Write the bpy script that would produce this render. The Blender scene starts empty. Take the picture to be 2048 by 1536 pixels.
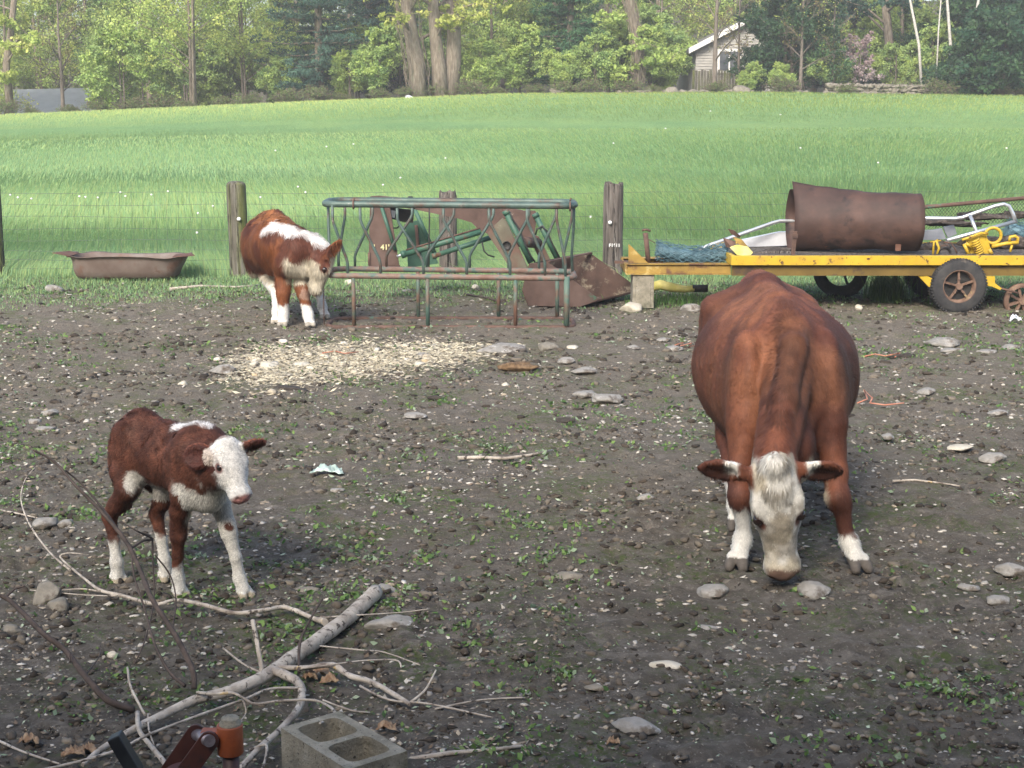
import bpy, math, random
import numpy as np
from mathutils import Vector
R = math.radians
random.seed(7); rng = np.random.default_rng(11)
scene = bpy.context.scene
C = scene.collection

# ------------------------------------------------------------------ camera, sky, sun, exposure
PITCH = 10.35; FPX = 3000.0; CAMH = 2.2
cd = bpy.data.cameras.new('camera'); cam = bpy.data.objects.new('camera', cd); C.objects.link(cam)
cd.sensor_width = 36; cd.lens = FPX/2048*36; cd.clip_start = .1; cd.clip_end = 2000
cam.location = (0, 0, CAMH); cam.rotation_euler = (R(90-PITCH), 0, 0)
scene.camera = cam
SUN_EL, SUN_AZ = 37, 200          # azimuth clockwise from +Y (the view direction): the sun stands behind the camera, a little left
w = bpy.data.worlds.new('World'); scene.world = w; w.use_nodes = True
nt = w.node_tree; bg = nt.nodes['Background']
sky = nt.nodes.new('ShaderNodeTexSky'); sky.sky_type = 'NISHITA'; sky.sun_disc = False
sky.sun_elevation = R(SUN_EL); sky.sun_rotation = R(SUN_AZ); sky.dust_density = 3.0; sky.air_density = 1.0; sky.ozone_density = .6
nt.links.new(sky.outputs[0], bg.inputs[0]); bg.inputs[1].default_value = .15
sd = bpy.data.lights.new('sun', 'SUN'); sd.energy = 1.9; sd.angle = R(16); sd.color = (1, .94, .84)
sun = bpy.data.objects.new('sun', sd); C.objects.link(sun)
a, e = R(SUN_AZ), R(SUN_EL)
sdir = Vector((math.sin(a)*math.cos(e), math.cos(a)*math.cos(e), math.sin(e)))
sun.rotation_euler = sdir.to_track_quat('Z', 'Y').to_euler(); sun.location = sdir*50
vs = scene.view_settings; vs.view_transform = 'Standard'; vs.look = 'None'; vs.gamma = 1; vs.exposure = 1.17
vs.use_curve_mapping = False

# ------------------------------------------------------------------ measuring helpers (photo pixel -> place)
cp, sp = math.cos(R(PITCH)), math.sin(R(PITCH))
def ray(px, py):
    x = (px-1024)/FPX; v = (768-py)/FPX
    return np.array((x, cp + v*sp, -sp + v*cp))
def G(px, py, z=0.0):                       # point at height z
    d = ray(px, py); t = (z-CAMH)/d[2]; return np.array((0, 0, CAMH)) + d*t
def D(px, py, Y):                           # point at distance Y
    d = ray(px, py); return np.array((0, 0, CAMH)) + d*(Y/d[1])

# ------------------------------------------------------------------ noise
def vn(p, seed=0):
    p = np.asarray(p, float); i = np.floor(p).astype(np.int64); f = p-i; f = f*f*(3-2*f)
    def h(ix, iy, iz):
        n = (ix*374761393 + iy*668265263 + iz*2147483647 + seed*1274126177) & 0xffffffff
        n = ((n ^ (n >> 13))*1274126177) & 0xffffffff
        return ((n ^ (n >> 16)) & 0xffff)/65535.0
    r = 0
    for dx in (0, 1):
        for dy in (0, 1):
            for dz in (0, 1):
                wt = (f[:, 0] if dx else 1-f[:, 0])*(f[:, 1] if dy else 1-f[:, 1])*(f[:, 2] if dz else 1-f[:, 2])
                r = r + wt*h(i[:, 0]+dx, i[:, 1]+dy, i[:, 2]+dz)
    return r
def fbm(p, o=4, seed=0):
    p = np.asarray(p, float); r = 0; a = .5; s = 0
    for k in range(o):
        r = r + a*vn(p*2**k, seed+k); s += a; a *= .5
    return r/s
def fb2(x, y, sc, o=4, seed=0):
    x = np.atleast_1d(np.asarray(x, float)); y = np.atleast_1d(np.asarray(y, float))
    return fbm(np.stack([x*sc, y*sc, np.zeros_like(x)+.5], 1), o, seed)

CRX = [-2500, 0, 300, 600, 1024, 1500, 2048, 4500]; CRZ = [1.2, 1.93, 2.2, 2.5, 2.87, 2.93, 2.76, 2.3]
FENCE = 20.0
def zf(x, y):
    x = np.asarray(x, float); y = np.asarray(y, float)
    c = np.interp(x/68*FPX+1024, CRX, CRZ)
    t = np.clip((y-FENCE)/(66-FENCE), 0, 1)
    s = c*(1.12*t-.12*t*t) 
    left = np.clip((-x-9)/8, 0, 1)
    s = s - np.clip(y-68, 0, 60)*.05*left
    s = s + np.clip(y-104, 0, 80)*.16
    return np.where(y > FENCE, s, 0.0)
def zg(x, y): return float(zf(x, y))

# ------------------------------------------------------------------ object helpers
def tag(o, label=None, cat=None, group=None, kind=None):
    if label: o['label'] = label
    if cat: o['category'] = cat
    if group: o['group'] = group
    if kind: o['kind'] = kind
    return o
ORG = {}
def thing(name, label, cat, loc=(0, 0, 0), group=None):
    o = bpy.data.objects.new(name, None); C.objects.link(o); o.location = tuple(map(float, loc)); o.empty_display_size = .2
    ORG[o] = np.array(loc, float); return tag(o, label, cat, group)
def link(me, name, mats, parent=None, org=None):
    o = bpy.data.objects.new(name, me); C.objects.link(o)
    for m in (mats if isinstance(mats, (list, tuple)) else [mats]): me.materials.append(m)
    if parent is not None: o.parent = parent; ORG[o] = ORG[parent]
    else:
        ORG[o] = np.array(org if org is not None else (0, 0, 0), float); o.location = tuple(ORG[o])
    return o
def npmesh(name, V, F, col=None, smooth=False, nrm=None):
    V = np.asarray(V, np.float32); F = np.asarray(F, np.int32); n = F.shape[1]
    me = bpy.data.meshes.new(name)
    me.vertices.add(len(V)); me.vertices.foreach_set('co', V.ravel())
    me.loops.add(F.size); me.loops.foreach_set('vertex_index', F.ravel())
    me.polygons.add(len(F)); me.polygons.foreach_set('loop_start', np.arange(0, F.size, n, dtype=np.int32))
    me.update(calc_edges=True)
    if smooth: me.polygons.foreach_set('use_smooth', np.ones(len(F), bool))
    if col is not None:
        c = np.ones((len(V), 4), np.float32); c[:, :3] = col
        at = me.color_attributes.new('Col', 'FLOAT_COLOR', 'POINT'); at.data.foreach_set('color', c.ravel())
    if nrm is not None:
        me.normals_split_custom_set_from_vertices(np.asarray(nrm, float).tolist())
    me.validate(); return me
def npobj(name, V, F, mat, parent=None, org=None, col=None, smooth=False, nrm=None):
    base = ORG[parent] if parent is not None else np.array(org if org is not None else (0, 0, 0), float)
    return link(npmesh(name, np.asarray(V)-base, F, col, smooth, nrm), name, mat, parent, org)

class MB:
    def __init__(s): s.v = []; s.f = []; s.sm = []
    def add(s, V, F, smooth=False):
        b = len(s.v); s.v += [tuple(map(float, p)) for p in V]; s.f += [tuple(b+i for i in f) for f in F]; s.sm += [smooth]*len(F); return s
    def hexa(s, P): return s.add(P, [(0, 3, 2, 1), (4, 5, 6, 7), (0, 1, 5, 4), (1, 2, 6, 5), (2, 3, 7, 6), (3, 0, 4, 7)])
    def box(s, x0, x1, y0, y1, z0, z1): return s.hexa([(x0, y0, z0), (x1, y0, z0), (x1, y1, z0), (x0, y1, z0), (x0, y0, z1), (x1, y0, z1), (x1, y1, z1), (x0, y1, z1)])
    def obox(s, c, ax, ay, az, dx, dy, dz):        # oriented box, full sizes
        c = np.array(c, float); ax, ay, az = [np.array(q, float)/np.linalg.norm(q) for q in (ax, ay, az)]
        P = [c + ax*dx*i/2 + ay*dy*j/2 + az*dz*k/2 for k in (-1, 1) for i, j in ((-1, -1), (1, -1), (1, 1), (-1, 1))]
        return s.hexa(P)
    def prism(s, poly, vec):                       # planar polygon extruded by vec
        n = len(poly); A = [np.array(p, float) for p in poly]; v = np.array(vec, float)
        return s.add(A+[p+v for p in A], [tuple(range(n))[::-1], tuple(range(n, 2*n))] + [(i, (i+1) % n, n+(i+1) % n, n+i) for i in range(n)])
    def tube(s, pts, rad, n=8, cap=True, smooth=True, jit=0):
        P = [np.array(p, float) for p in pts]; m = len(P)
        if not hasattr(rad, '__len__'): rad = [rad]*m
        T = [P[min(i+1, m-1)]-P[max(i-1, 0)] for i in range(m)]; T = [t/(np.linalg.norm(t)+1e-9) for t in T]
        u = np.cross(T[0], (0, 0, 1.0))
        if np.linalg.norm(u) < .05: u = np.cross(T[0], (1.0, 0, 0))
        u /= np.linalg.norm(u); V = []
        for i in range(m):
            u = u - T[i]*np.dot(u, T[i]); u /= np.linalg.norm(u)+1e-9; v = np.cross(T[i], u)
            for k in range(n):
                a = 2*math.pi*k/n; rr = rad[i]*(1+(random.uniform(-jit, jit) if jit else 0)); V.append(P[i]+rr*(math.cos(a)*u+math.sin(a)*v))
        F = [(i*n+k, i*n+(k+1) % n, (i+1)*n+(k+1) % n, (i+1)*n+k) for i in range(m-1) for k in range(n)]
        s.add(V, F, smooth)
        if cap:
            b = len(s.v)-len(V); s.f += [tuple(b+k for k in range(n))[::-1], tuple(b+(m-1)*n+k for k in range(n))]; s.sm += [False, False]
        return s
    def cyl(s, a, b, r, n=16, r2=None): return s.tube([a, b], [r, r if r2 is None else r2], n)
    def ring(s, c, ax, R0, r, n=32, m=8):          # torus
        c = np.array(c, float); ax = np.array(ax, float)/np.linalg.norm(ax); u = np.cross(ax, (0, 0, 1.0))
        if np.linalg.norm(u) < .1: u = np.cross(ax, (1.0, 0, 0))
        u /= np.linalg.norm(u); v = np.cross(ax, u); V = []
        for i in range(n):
            a = 2*math.pi*i/n; d = math.cos(a)*u+math.sin(a)*v
            for k in range(m):
                b = 2*math.pi*k/m; V.append(c+d*(R0+r*math.cos(b))+ax*r*math.sin(b))
        return s.add(V, [(i*m+k, i*m+(k+1) % m, ((i+1) % n)*m+(k+1) % m, ((i+1) % n)*m+k) for i in range(n) for k in range(m)], True)
    def lathe(s, c, ax, prof, n=32, u=None):       # prof = [(radius, along)], axis ax
        c = np.array(c, float); ax = np.array(ax, float)/np.linalg.norm(ax); u = np.cross(ax, (0, 0, 1.0))
        if np.linalg.norm(u) < .1: u = np.cross(ax, (1.0, 0, 0))
        u /= np.linalg.norm(u); v = np.cross(ax, u); V = []; m = len(prof)
        for i in range(n):
            a = 2*math.pi*i/n; d = math.cos(a)*u+math.sin(a)*v
            for (r, h) in prof: V.append(c+d*r+ax*h)
        return s.add(V, [(i*m+k, i*m+k+1, ((i+1) % n)*m+k+1, ((i+1) % n)*m+k) for i in range(n) for k in range(m-1)], True)
    def build(s, name, mat, parent=None, org=None, bevel=0):
        base = ORG[parent] if parent is not None else np.array(org if org is not None else (0, 0, 0), float)
        me = bpy.data.meshes.new(name); me.from_pydata([tuple(np.array(p)-base) for p in s.v], [], s.f)
        me.polygons.foreach_set('use_smooth', s.sm); me.update()
        o = link(me, name, mat, parent, org)
        if bevel:
            b = o.modifiers.new('bevel', 'BEVEL'); b.width = bevel; b.segments = 2; b.limit_method = 'ANGLE'; b.angle_limit = R(40)
        return o
def copy_tree(o, parent=None):
    c = o.copy(); C.objects.link(c)
    if parent is not None: c.parent = parent
    for ch in list(o.children): copy_tree(ch, c)
    return c

# ------------------------------------------------------------------ materials
def srgb(r, g, b):
    f = lambda c: (c/255/12.92 if c/255 <= .04045 else ((c/255+.055)/1.055)**2.4)
    return (f(r), f(g), f(b))
def newmat(name):
    m = bpy.data.materials.new(name); m.use_nodes = True; t = m.node_tree
    return m, t, t.nodes['Principled BSDF']
def noise(t, scale, detail=6, rough=.6, vec=None, dist=0):
    n = t.nodes.new('ShaderNodeTexNoise'); n.inputs['Scale'].default_value = scale; n.inputs['Detail'].default_value = detail
    n.inputs['Roughness'].default_value = rough; n.inputs['Distortion'].default_value = dist
    if vec is not None: t.links.new(vec, n.inputs['Vector'])
    return n.outputs['Fac']
def ramp(t, fac, stops):
    r = t.nodes.new('ShaderNodeValToRGB'); e = r.color_ramp.elements
    for i, (p, c) in enumerate(stops):
        el = e[i] if i < 2 else e.new(p)
        el.position = p; el.color = (*c, 1) if len(c) == 3 else c
    t.links.new(fac, r.inputs[0]); return r.outputs[0]
def mixc(t, fac, a, b, mode='MIX'):
    m = t.nodes.new('ShaderNodeMix'); m.data_type = 'RGBA'; m.blend_type = mode
    for s, v in ((m.inputs[0], fac), (m.inputs[6], a), (m.inputs[7], b)):
        if hasattr(v, 'is_output') or isinstance(v, bpy.types.NodeSocket): t.links.new(v, s)
        elif isinstance(v, (int, float)): s.default_value = v
        else: s.default_value = (*v, 1)
    return m.outputs[2]
def coords(t, stretch=None, kind='Object'):
    tc = t.nodes.new('ShaderNodeTexCoord'); v = tc.outputs[kind]
    if stretch:
        mp = t.nodes.new('ShaderNodeMapping'); mp.inputs['Scale'].default_value = stretch; t.links.new(v, mp.inputs[0]); v = mp.outputs[0]
    return v
def bump(t, b, h, strength=.5, dist=.01):
    n = t.nodes.new('ShaderNodeBump'); n.inputs['Strength'].default_value = strength; n.inputs['Distance'].default_value = dist
    t.links.new(h, n.inputs['Height']); t.links.new(n.outputs[0], b.inputs['Normal'])
def mat(name, stops, scale=4, rough=.8, metal=0, patches=(), bmp=.4, bscale=None, bdist=.01, stretch=None, detail=8, kind='Object'):
    m, t, b = newmat(name); v = coords(t, stretch, kind)
    c = ramp(t, noise(t, scale, detail, .62, v), stops)
    for (pc, lo, hi, ps) in patches:
        f = ramp(t, noise(t, ps, 8, .65, v), [(lo, (0, 0, 0)), (hi, (1, 1, 1))]); c = mixc(t, f, c, pc)
    t.links.new(c, b.inputs['Base Color']); b.inputs['Roughness'].default_value = rough; b.inputs['Metallic'].default_value = metal
    if bmp: bump(t, b, noise(t, bscale or scale*4, 8, .65, v), bmp, bdist)
    return m
def colmat(name, rough=.8, trans=0, var=None, bmp=0, bscale=60, bdist=.01, spec=.3, stretch=None):
    """colour from the mesh's own colour attribute (coat pattern, leaf hue)"""
    m, t, b = newmat(name); at = t.nodes.new('ShaderNodeAttribute'); at.attribute_name = 'Col'; c = at.outputs['Color']
    v = coords(t, stretch)
    if var:
        f = noise(t, var[0], 8, .7, v); c = mixc(t, 1.0, c, ramp(t, f, [(.3, (var[1],)*3), (.7, (var[2],)*3)]), 'MULTIPLY')
    t.links.new(c, b.inputs['Base Color']); b.inputs['Roughness'].default_value = rough
    b.inputs['Specular IOR Level'].default_value = spec
    if bmp: bump(t, b, noise(t, bscale, 6, .7, v), bmp, bdist)
    if trans:
        tr = t.nodes.new('ShaderNodeBsdfTranslucent'); t.links.new(c, tr.inputs[0]); mx = t.nodes.new('ShaderNodeMixShader'); mx.inputs[0].default_value = trans
        t.links.new(b.outputs[0], mx.inputs[1]); t.links.new(tr.outputs[0], mx.inputs[2]); t.links.new(mx.outputs[0], t.nodes['Material Output'].inputs[0])
    return m
M = {}
M['rust'] = mat('rust', [(.3, (.055, .026, .018)), (.5, (.12, .055, .035)), (.7, (.20, .105, .07))], 5, .85, 0, [((.045, .024, .02), .55, .7, 2.3)], .5, 40, .004)
M['drum_rust'] = mat('drum_rust', [(.3, (.030, .018, .015)), (.5, (.060, .032, .025)), (.72, (.105, .056, .042))], 2.6, .7, .1, [((.022, .014, .014), .56, .66, 3.1), ((.26, .09, .035), .66, .74, 4)], .35, 30, .004)
M['green_pipe'] = mat('green_pipe', [(.35, (.045, .08, .068)), (.6, (.09, .135, .12))], 7, .5, .15, [((.095, .060, .045), .50, .64, 5), ((.26, .24, .22), .62, .72, 13)], .3, 50, .003)
M['rust_pipe'] = mat('rust_pipe', [(.35, (.06, .034, .026)), (.6, (.13, .075, .055))], 7, .8, 0, [((.06, .13, .10), .60, .66, 5)], .3, 50, .003)
M['loader_rust'] = mat('loader_rust', [(.3, (.05, .030, .024)), (.5, (.095, .058, .046)), (.7, (.14, .092, .075))], 3, .8, 0, [((.05, .14, .085), .64, .68, 2.2), ((.32, .26, .2), .69, .73, 9)], .4, 40, .003)
M['loader_green'] = mat('loader_green', [(.35, (.03, .085, .058)), (.65, (.055, .14, .095))], 5, .55, 0, [((.13, .07, .045), .57, .63, 5)], .3, 40, .003)
M['bucket_in'] = mat('bucket_in', [(.3, (.045, .027, .022)), (.6, (.10, .06, .045))], 4, .85, 0, [((.30, .26, .19), .54, .66, 6)], .4, 30, .004)
M['yellow'] = mat('yellow_paint', [(.35, (.46, .30, .018)), (.65, (.56, .38, .03))], 3, .5, 0, [((.09, .04, .022), .60, .63, 13), ((.33, .19, .04), .52, .72, 2.1), ((.14, .07, .03), .64, .67, 30)], .3, 30, .002)
M['yellow_old'] = mat('yellow_old', [(.35, (.20, .125, .025)), (.65, (.34, .22, .045))], 3, .7, 0, [((.12, .055, .03), .52, .62, 4), ((.55, .45, .2), .62, .7, 3)], .3, 30, .002)
M['alu'] = mat('aluminium', [(.4, (.55, .57, .60)), (.6, (.72, .74, .76))], 5, .38, .75, (), .1, 60, .001)
M['rubber'] = mat('rubber', [(.4, (.022, .022, .024)), (.65, (.05, .048, .046))], 8, .85, 0, [((.13, .11, .09), .6, .75, 6)], .4, 60, .003)
M['wire'] = mat('galvanised_wire', [(.4, (.09, .10, .10)), (.6, (.15, .16, .16))], 5, .5, .5, (), 0)
M['green_wire'] = mat('coated_wire', [(.4, (.055, .12, .15)), (.6, (.14, .25, .30))], 9, .5, 0, (), 0)
M['post'] = mat('weathered_wood', [(.35, (.06, .052, .04)), (.5, (.15, .14, .11)), (.65, (.24, .23, .20))], 3.5, .9, 0, [((.13, .15, .035), .48, .62, 1.0), ((.02, .016, .012), .56, .60, 4)], 1, 14, .03, (7, 7, .45))
M['post_dark'] = mat('dark_weathered_wood', [(.35, (.05, .042, .036)), (.5, (.14, .12, .105)), (.65, (.25, .23, .205))], 3.5, .9, 0, [((.015, .012, .01), .54, .59, 4)], 1, 14, .03, (7, 7, .45))
M['white_cap'] = mat('white_plastic', [(.4, (.75, .75, .72)), (.6, (.8, .8, .78))], 5, .4, 0, (), 0)
M['dark'] = mat('dark_metal', [(.4, (.018, .018, .018)), (.6, (.04, .036, .034))], 8, .6, .2, (), .3, 40, .002)
M['black_flat'] = mat('black_steel', [(.4, (.016, .018, .022)), (.6, (.035, .04, .045))], 8, .45, .3, (), .2, 40, .001)
M['red_paint'] = mat('red_brown_paint', [(.35, (.045, .016, .014)), (.65, (.085, .030, .022))], 8, .5, .1, [((.025, .016, .015), .52, .6, 10)], .3, 60, .002)
M['orange_paint'] = mat('orange_paint', [(.35, (.17, .040, .014)), (.65, (.30, .075, .022))], 9, .5, 0, [((.04, .018, .014), .56, .62, 14)], .3, 60, .002)
M['steel'] = mat('worn_steel', [(.4, (.20, .17, .18)), (.6, (.34, .30, .31))], 20, .4, .6, (), .2, 80, .001)
M['concrete'] = mat('concrete', [(.3, (.15, .135, .10)), (.55, (.29, .265, .205)), (.75, (.40, .37, .31))], 9, .95, 0, [((.09, .09, .055), .54, .66, 4), ((.05, .045, .035), .60, .66, 70), ((.48, .45, .38), .64, .70, 45)], 1, 90, .010)
M['stone'] = mat('stone', [(.3, (.17, .16, .14)), (.55, (.29, .275, .25)), (.75, (.42, .40, .37))], 9, .9, 0, [((.12, .10, .08), .52, .62, 7), ((.45, .44, .42), .62, .68, 22)], .8, 35, .01)
M['stone_pale'] = mat('pale_stone', [(.3, (.36, .32, .25)), (.55, (.52, .48, .39)), (.75, (.62, .59, .52))], 8, .9, 0, [((.22, .18, .13), .6, .7, 9)], .8, 35, .01)
M['stone_brown'] = mat('brown_stone', [(.3, (.12, .11, .09)), (.55, (.21, .19, .155)), (.75, (.29, .27, .23))], 8, .95, 0, [((.08, .06, .045), .57, .68, 9)], .8, 35, .01)
M['bark'] = mat('bark', [(.3, (.10, .08, .06)), (.5, (.20, .165, .13)), (.7, (.32, .28, .23))], 5, .95, 0, [((.13, .15, .09), .6, .72, 1.5)], 1, 12, .04, (3, 3, .6))
M['bark_thin'] = mat('bark_thin', [(.3, (.09, .075, .06)), (.7, (.2, .17, .145))], 5, .95, 0, (), .5, 20, .01, (2, 2, .6))
M['birch'] = mat('birch_bark', [(.35, (.36, .35, .32)), (.6, (.50, .48, .45))], 5, .8, 0, [((.08, .07, .06), .63, .68, 5)], .3, 20, .01, (1, 1, 4))
M['stick'] = mat('stick_bark', [(.3, (.24, .20, .16)), (.5, (.40, .355, .30)), (.7, (.54, .49, .42))], 14, .85, 0, [((.52, .38, .18), .64, .67, 7), ((.07, .055, .045), .56, .62, 30), ((.15, .12, .10), .55, .7, 5)], .8, 60, .006)
M['stick_dark'] = mat('dark_twig_bark', [(.3, (.03, .022, .018)), (.7, (.09, .066, .055))], 20, .85, 0, (), .4, 60, .003)
M['leaf'] = colmat('leaf', .6, .35)
M['needle'] = colmat('needle', .75, .15)
M['grass'] = colmat('grass_blade', .6, .35)
M['chips'] = colmat('ground_bits', .9, 0, (40, .7, 1.15), .3, 80, .004)
M['coat'] = colmat('coat', .72, 0, (30, .72, 1.18), .35, 70, .006, .25)
M['curly'] = colmat('curly_coat', .85, 0, (38, .62, 1.2), 1, 34, .02, .15)
M['hair'] = colmat('coat_hair', .6, 0, None, 0, spec=.3)
M['eye'] = mat('eye', [(.4, (.010, .006, .005)), (.6, (.018, .009, .007))], 5, .12, 0, (), 0)

# ------------------------------------------------------------------ ground
def axis(dense0, dense1, step, lo, hi, grow=1.18):
    a = list(np.arange(dense0, dense1+1e-6, step)); s = step; x = a[-1]
    while x < hi: s *= grow; x += s; a.append(x)
    s = step; x = a[0]; b = []
    while x > lo: s *= grow; x -= s; b.append(x)
    return np.array(b[::-1]+a)
def grid(xs, ys):
    X, Y = np.meshgrid(xs, ys); nx, ny = len(xs), len(ys); i = np.arange(nx*ny).reshape(ny, nx)
    F = np.stack([i[:-1, :-1], i[:-1, 1:], i[1:, 1:], i[1:, :-1]], -1).reshape(-1, 4); return X.ravel(), Y.ravel(), F
def relief(x, y):
    """small clods and hoof marks of the trodden yard"""
    fade = np.clip((19.3-y)/1.0, 0, 1)*np.clip((y+2)/2, 0, 1)
    h = (fb2(x, y, 1.1, 3, 5)-.5)*.05 + (fb2(x, y, 5, 4, 9)-.5)*.055 + (fb2(x, y, 18, 2, 3)-.5)*.034
    return (h-.004)*fade
def mat_yard():
    m, t, b = newmat('trodden_earth'); v = coords(t)
    c = ramp(t, noise(t, 9, 10, .72, v), [(.32, (.058, .050, .042)), (.5, (.145, .128, .108)), (.68, (.29, .26, .225))])
    big = ramp(t, noise(t, .9, 5, .6, v), [(.4, (0, 0, 0)), (.62, (1, 1, 1))]); c = mixc(t, big, c, mixc(t, .55, c, (.20, .175, .14)))
    wet = ramp(t, noise(t, .45, 6, .65, v), [(.52, (0, 0, 0)), (.66, (.6, .6, .6))]); c = mixc(t, wet, c, (.055, .045, .035))
    # paler earth towards the fence
    sx = t.nodes.new('ShaderNodeSeparateXYZ'); t.links.new(v, sx.inputs[0])
    mr = t.nodes.new('ShaderNodeMapRange'); mr.inputs[1].default_value = 7; mr.inputs[2].default_value = 12; t.links.new(sx.outputs[1], mr.inputs[0])
    mm = t.nodes.new('ShaderNodeMath'); mm.operation = 'MULTIPLY'; mm.inputs[1].default_value = .55; t.links.new(mr.outputs[0], mm.inputs[0]); c = mixc(t, mm.outputs[0], c, (.215, .185, .145))
    # pale specks of chaff, small stones
    sp1 = ramp(t, noise(t, 55, 4, .6, v), [(.60, (0, 0, 0)), (.66, (1, 1, 1))]); c = mixc(t, sp1, c, (.30, .27, .22))
    sp2 = ramp(t, noise(t, 28, 6, .7, v), [(.28, (1, 1, 1)), (.38, (0, 0, 0))]); c = mixc(t, sp2, c, (.035, .028, .022))
    # thin film of green in places, and all along the fence
    gn = noise(t, 1.6, 8, .75, v); g1 = ramp(t, gn, [(.48, (0, 0, 0)), (.60, (1, 1, 1))])
    mr2 = t.nodes.new('ShaderNodeMapRange'); mr2.inputs[1].default_value = 16.6; mr2.inputs[2].default_value = 19.0; t.links.new(sx.outputs[1], mr2.inputs[0])
    ad = t.nodes.new('ShaderNodeMath'); ad.operation = 'ADD'; ad.use_clamp = True; t.links.new(g1, ad.inputs[0]); t.links.new(mr2.outputs[0], ad.inputs[1])
    g2 = ramp(t, noise(t, 30, 6, .7, v), [(.44, (0, 0, 0)), (.56, (.8, .8, .8))]); mu = t.nodes.new('ShaderNodeMath'); mu.operation = 'MULTIPLY'; t.links.new(ad.outputs[0], mu.inputs[0]); t.links.new(g2, mu.inputs[1])
    c = mixc(t, mu.outputs[0], c, (.09, .13, .035))
    t.links.new(c, b.inputs['Base Color']); b.inputs['Roughness'].default_value = .95; b.inputs['Specular IOR Level'].default_value = .15
    bump(t, b, noise(t, 38, 10, .8, v), 1, .035); return m
xs = axis(-4.5, 4.5, .03, -90, 90); ys = axis(4.2, 20.0, .03, -60, 20); ys = ys[ys < 19.96]; ys = np.append(ys, 20.0)
X, Y, F = grid(xs, ys); Zr = relief(X, Y); rh = np.random.default_rng(404)
for k_ in range(900):                                   # hoof prints pressed into the dirt
    hy = 4.4*(19/4.4)**rh.random(); hx = (rh.random()*2-1)*hy*.36
    if fb2(hx, hy, .5, 3, 44)[0] < .46: continue
    an = rh.random()*3.14; sel = np.where((np.abs(X-hx) < .14) & (np.abs(Y-hy) < .14))[0]; dx, dy = X[sel]-hx, Y[sel]-hy; p_ = dx*math.cos(an)+dy*math.sin(an); q_ = -dx*math.sin(an)+dy*math.cos(an)
    rr0 = np.sqrt((p_/.062)**2+(q_/.048)**2); Zr[sel] += -.020*np.clip(1.15-rr0, 0, .6)/.6+.010*np.exp(-((rr0-1.35)/.28)**2)
yard = npobj('yard', np.stack([X, Y, Zr], 1), F, mat_yard(), smooth=True); tag(yard, 'trodden brown earth yard strewn with stones and weeds', None, None, 'structure')
def mat_meadow():
    m, t, b = newmat('meadow_green'); v = coords(t)
    c = ramp(t, noise(t, .35, 8, .65, v), [(.35, (.17, .30, .125)), (.5, (.20, .335, .14)), (.68, (.24, .37, .14))])
    mp = t.nodes.new('ShaderNodeMapping'); mp.inputs['Scale'].default_value = (.05, .35, 0); t.links.new(v, mp.inputs[0])
    bd = ramp(t, noise(t, 1, 4, .6, mp.outputs[0]), [(.42, (0, 0, 0)), (.62, (1, 1, 1))]); c = mixc(t, bd, c, mixc(t, .3, c, (.28, .36, .12)))
    sx = t.nodes.new('ShaderNodeSeparateXYZ'); t.links.new(v, sx.inputs[0]); mr = t.nodes.new('ShaderNodeMapRange'); mr.inputs[1].default_value = 69.5; mr.inputs[2].default_value = 72; t.links.new(sx.outputs[1], mr.inputs[0])
    c = mixc(t, mr.outputs[0], c, (.10, .085, .05))            # woodland floor of old leaves
    f = ramp(t, noise(t, 12, 8, .75, v), [(.3, (.6, .6, .6)), (.7, (1.25, 1.25, 1.25))]); c = mixc(t, 1.0, c, f, 'MULTIPLY')
    t.links.new(c, b.inputs['Base Color']); b.inputs['Roughness'].default_value = .95; b.inputs['Specular IOR Level'].default_value = .1
    bump(t, b, noise(t, 9, 8, .7, v), .7, .1); return m
xs = axis(-30, 30, .6, -180, 180); ys = np.concatenate([[20.0], np.arange(20.6, 110, .6), 110*1.07**np.arange(0, 9)])
X, Y, F = grid(xs, ys); tag(npobj('meadow', np.stack([X, Y, zf(X, Y)], 1), F, mat_meadow(), smooth=True), 'sloping green hay meadow rising to the tree line', None, None, 'structure')
# ------------------------------------------------------------------ scattered ground stuff (nobody could count it)
def yardpts(n, y0=4.2, y1=19.3, pw=1.0):
    """random points inside the seen wedge of the yard and a margin beside it"""
    u = rng.random(n); y = (y0**(1-pw)+u*(y1**(1-pw)-y0**(1-pw)))**(1/(1-pw)) if pw != 1 else y0*(y1/y0)**u
    return (rng.random(n)*2-1)*(y*.45+.5), y
OCT = np.array([(1, 0, 0), (0, 1, 0), (-1, 0, 0), (0, -1, 0), (0, 0, 1), (0, 0, -1)], float)
OF = [(0, 1, 4), (1, 2, 4), (2, 3, 4), (3, 0, 4), (1, 0, 5), (2, 1, 5), (3, 2, 5), (0, 3, 5)]
def sub(V, F):
    V = [tuple(v) for v in V]; mid = {}; nf = []
    def md(a, b):
        k = (min(a, b), max(a, b))
        if k not in mid:
            p = np.array(V[a])+np.array(V[b]); p /= np.linalg.norm(p); mid[k] = len(V); V.append(tuple(p))
        return mid[k]
    for a, b, c in F:
        x, y, z = md(a, b), md(b, c), md(c, a); nf += [(a, x, z), (x, b, y), (z, y, c), (x, y, z)]
    return np.array(V), nf
S1, F1 = sub(OCT, OF); S2, F2 = sub(S1, F1); S3, F3 = sub(S2, F2)
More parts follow.
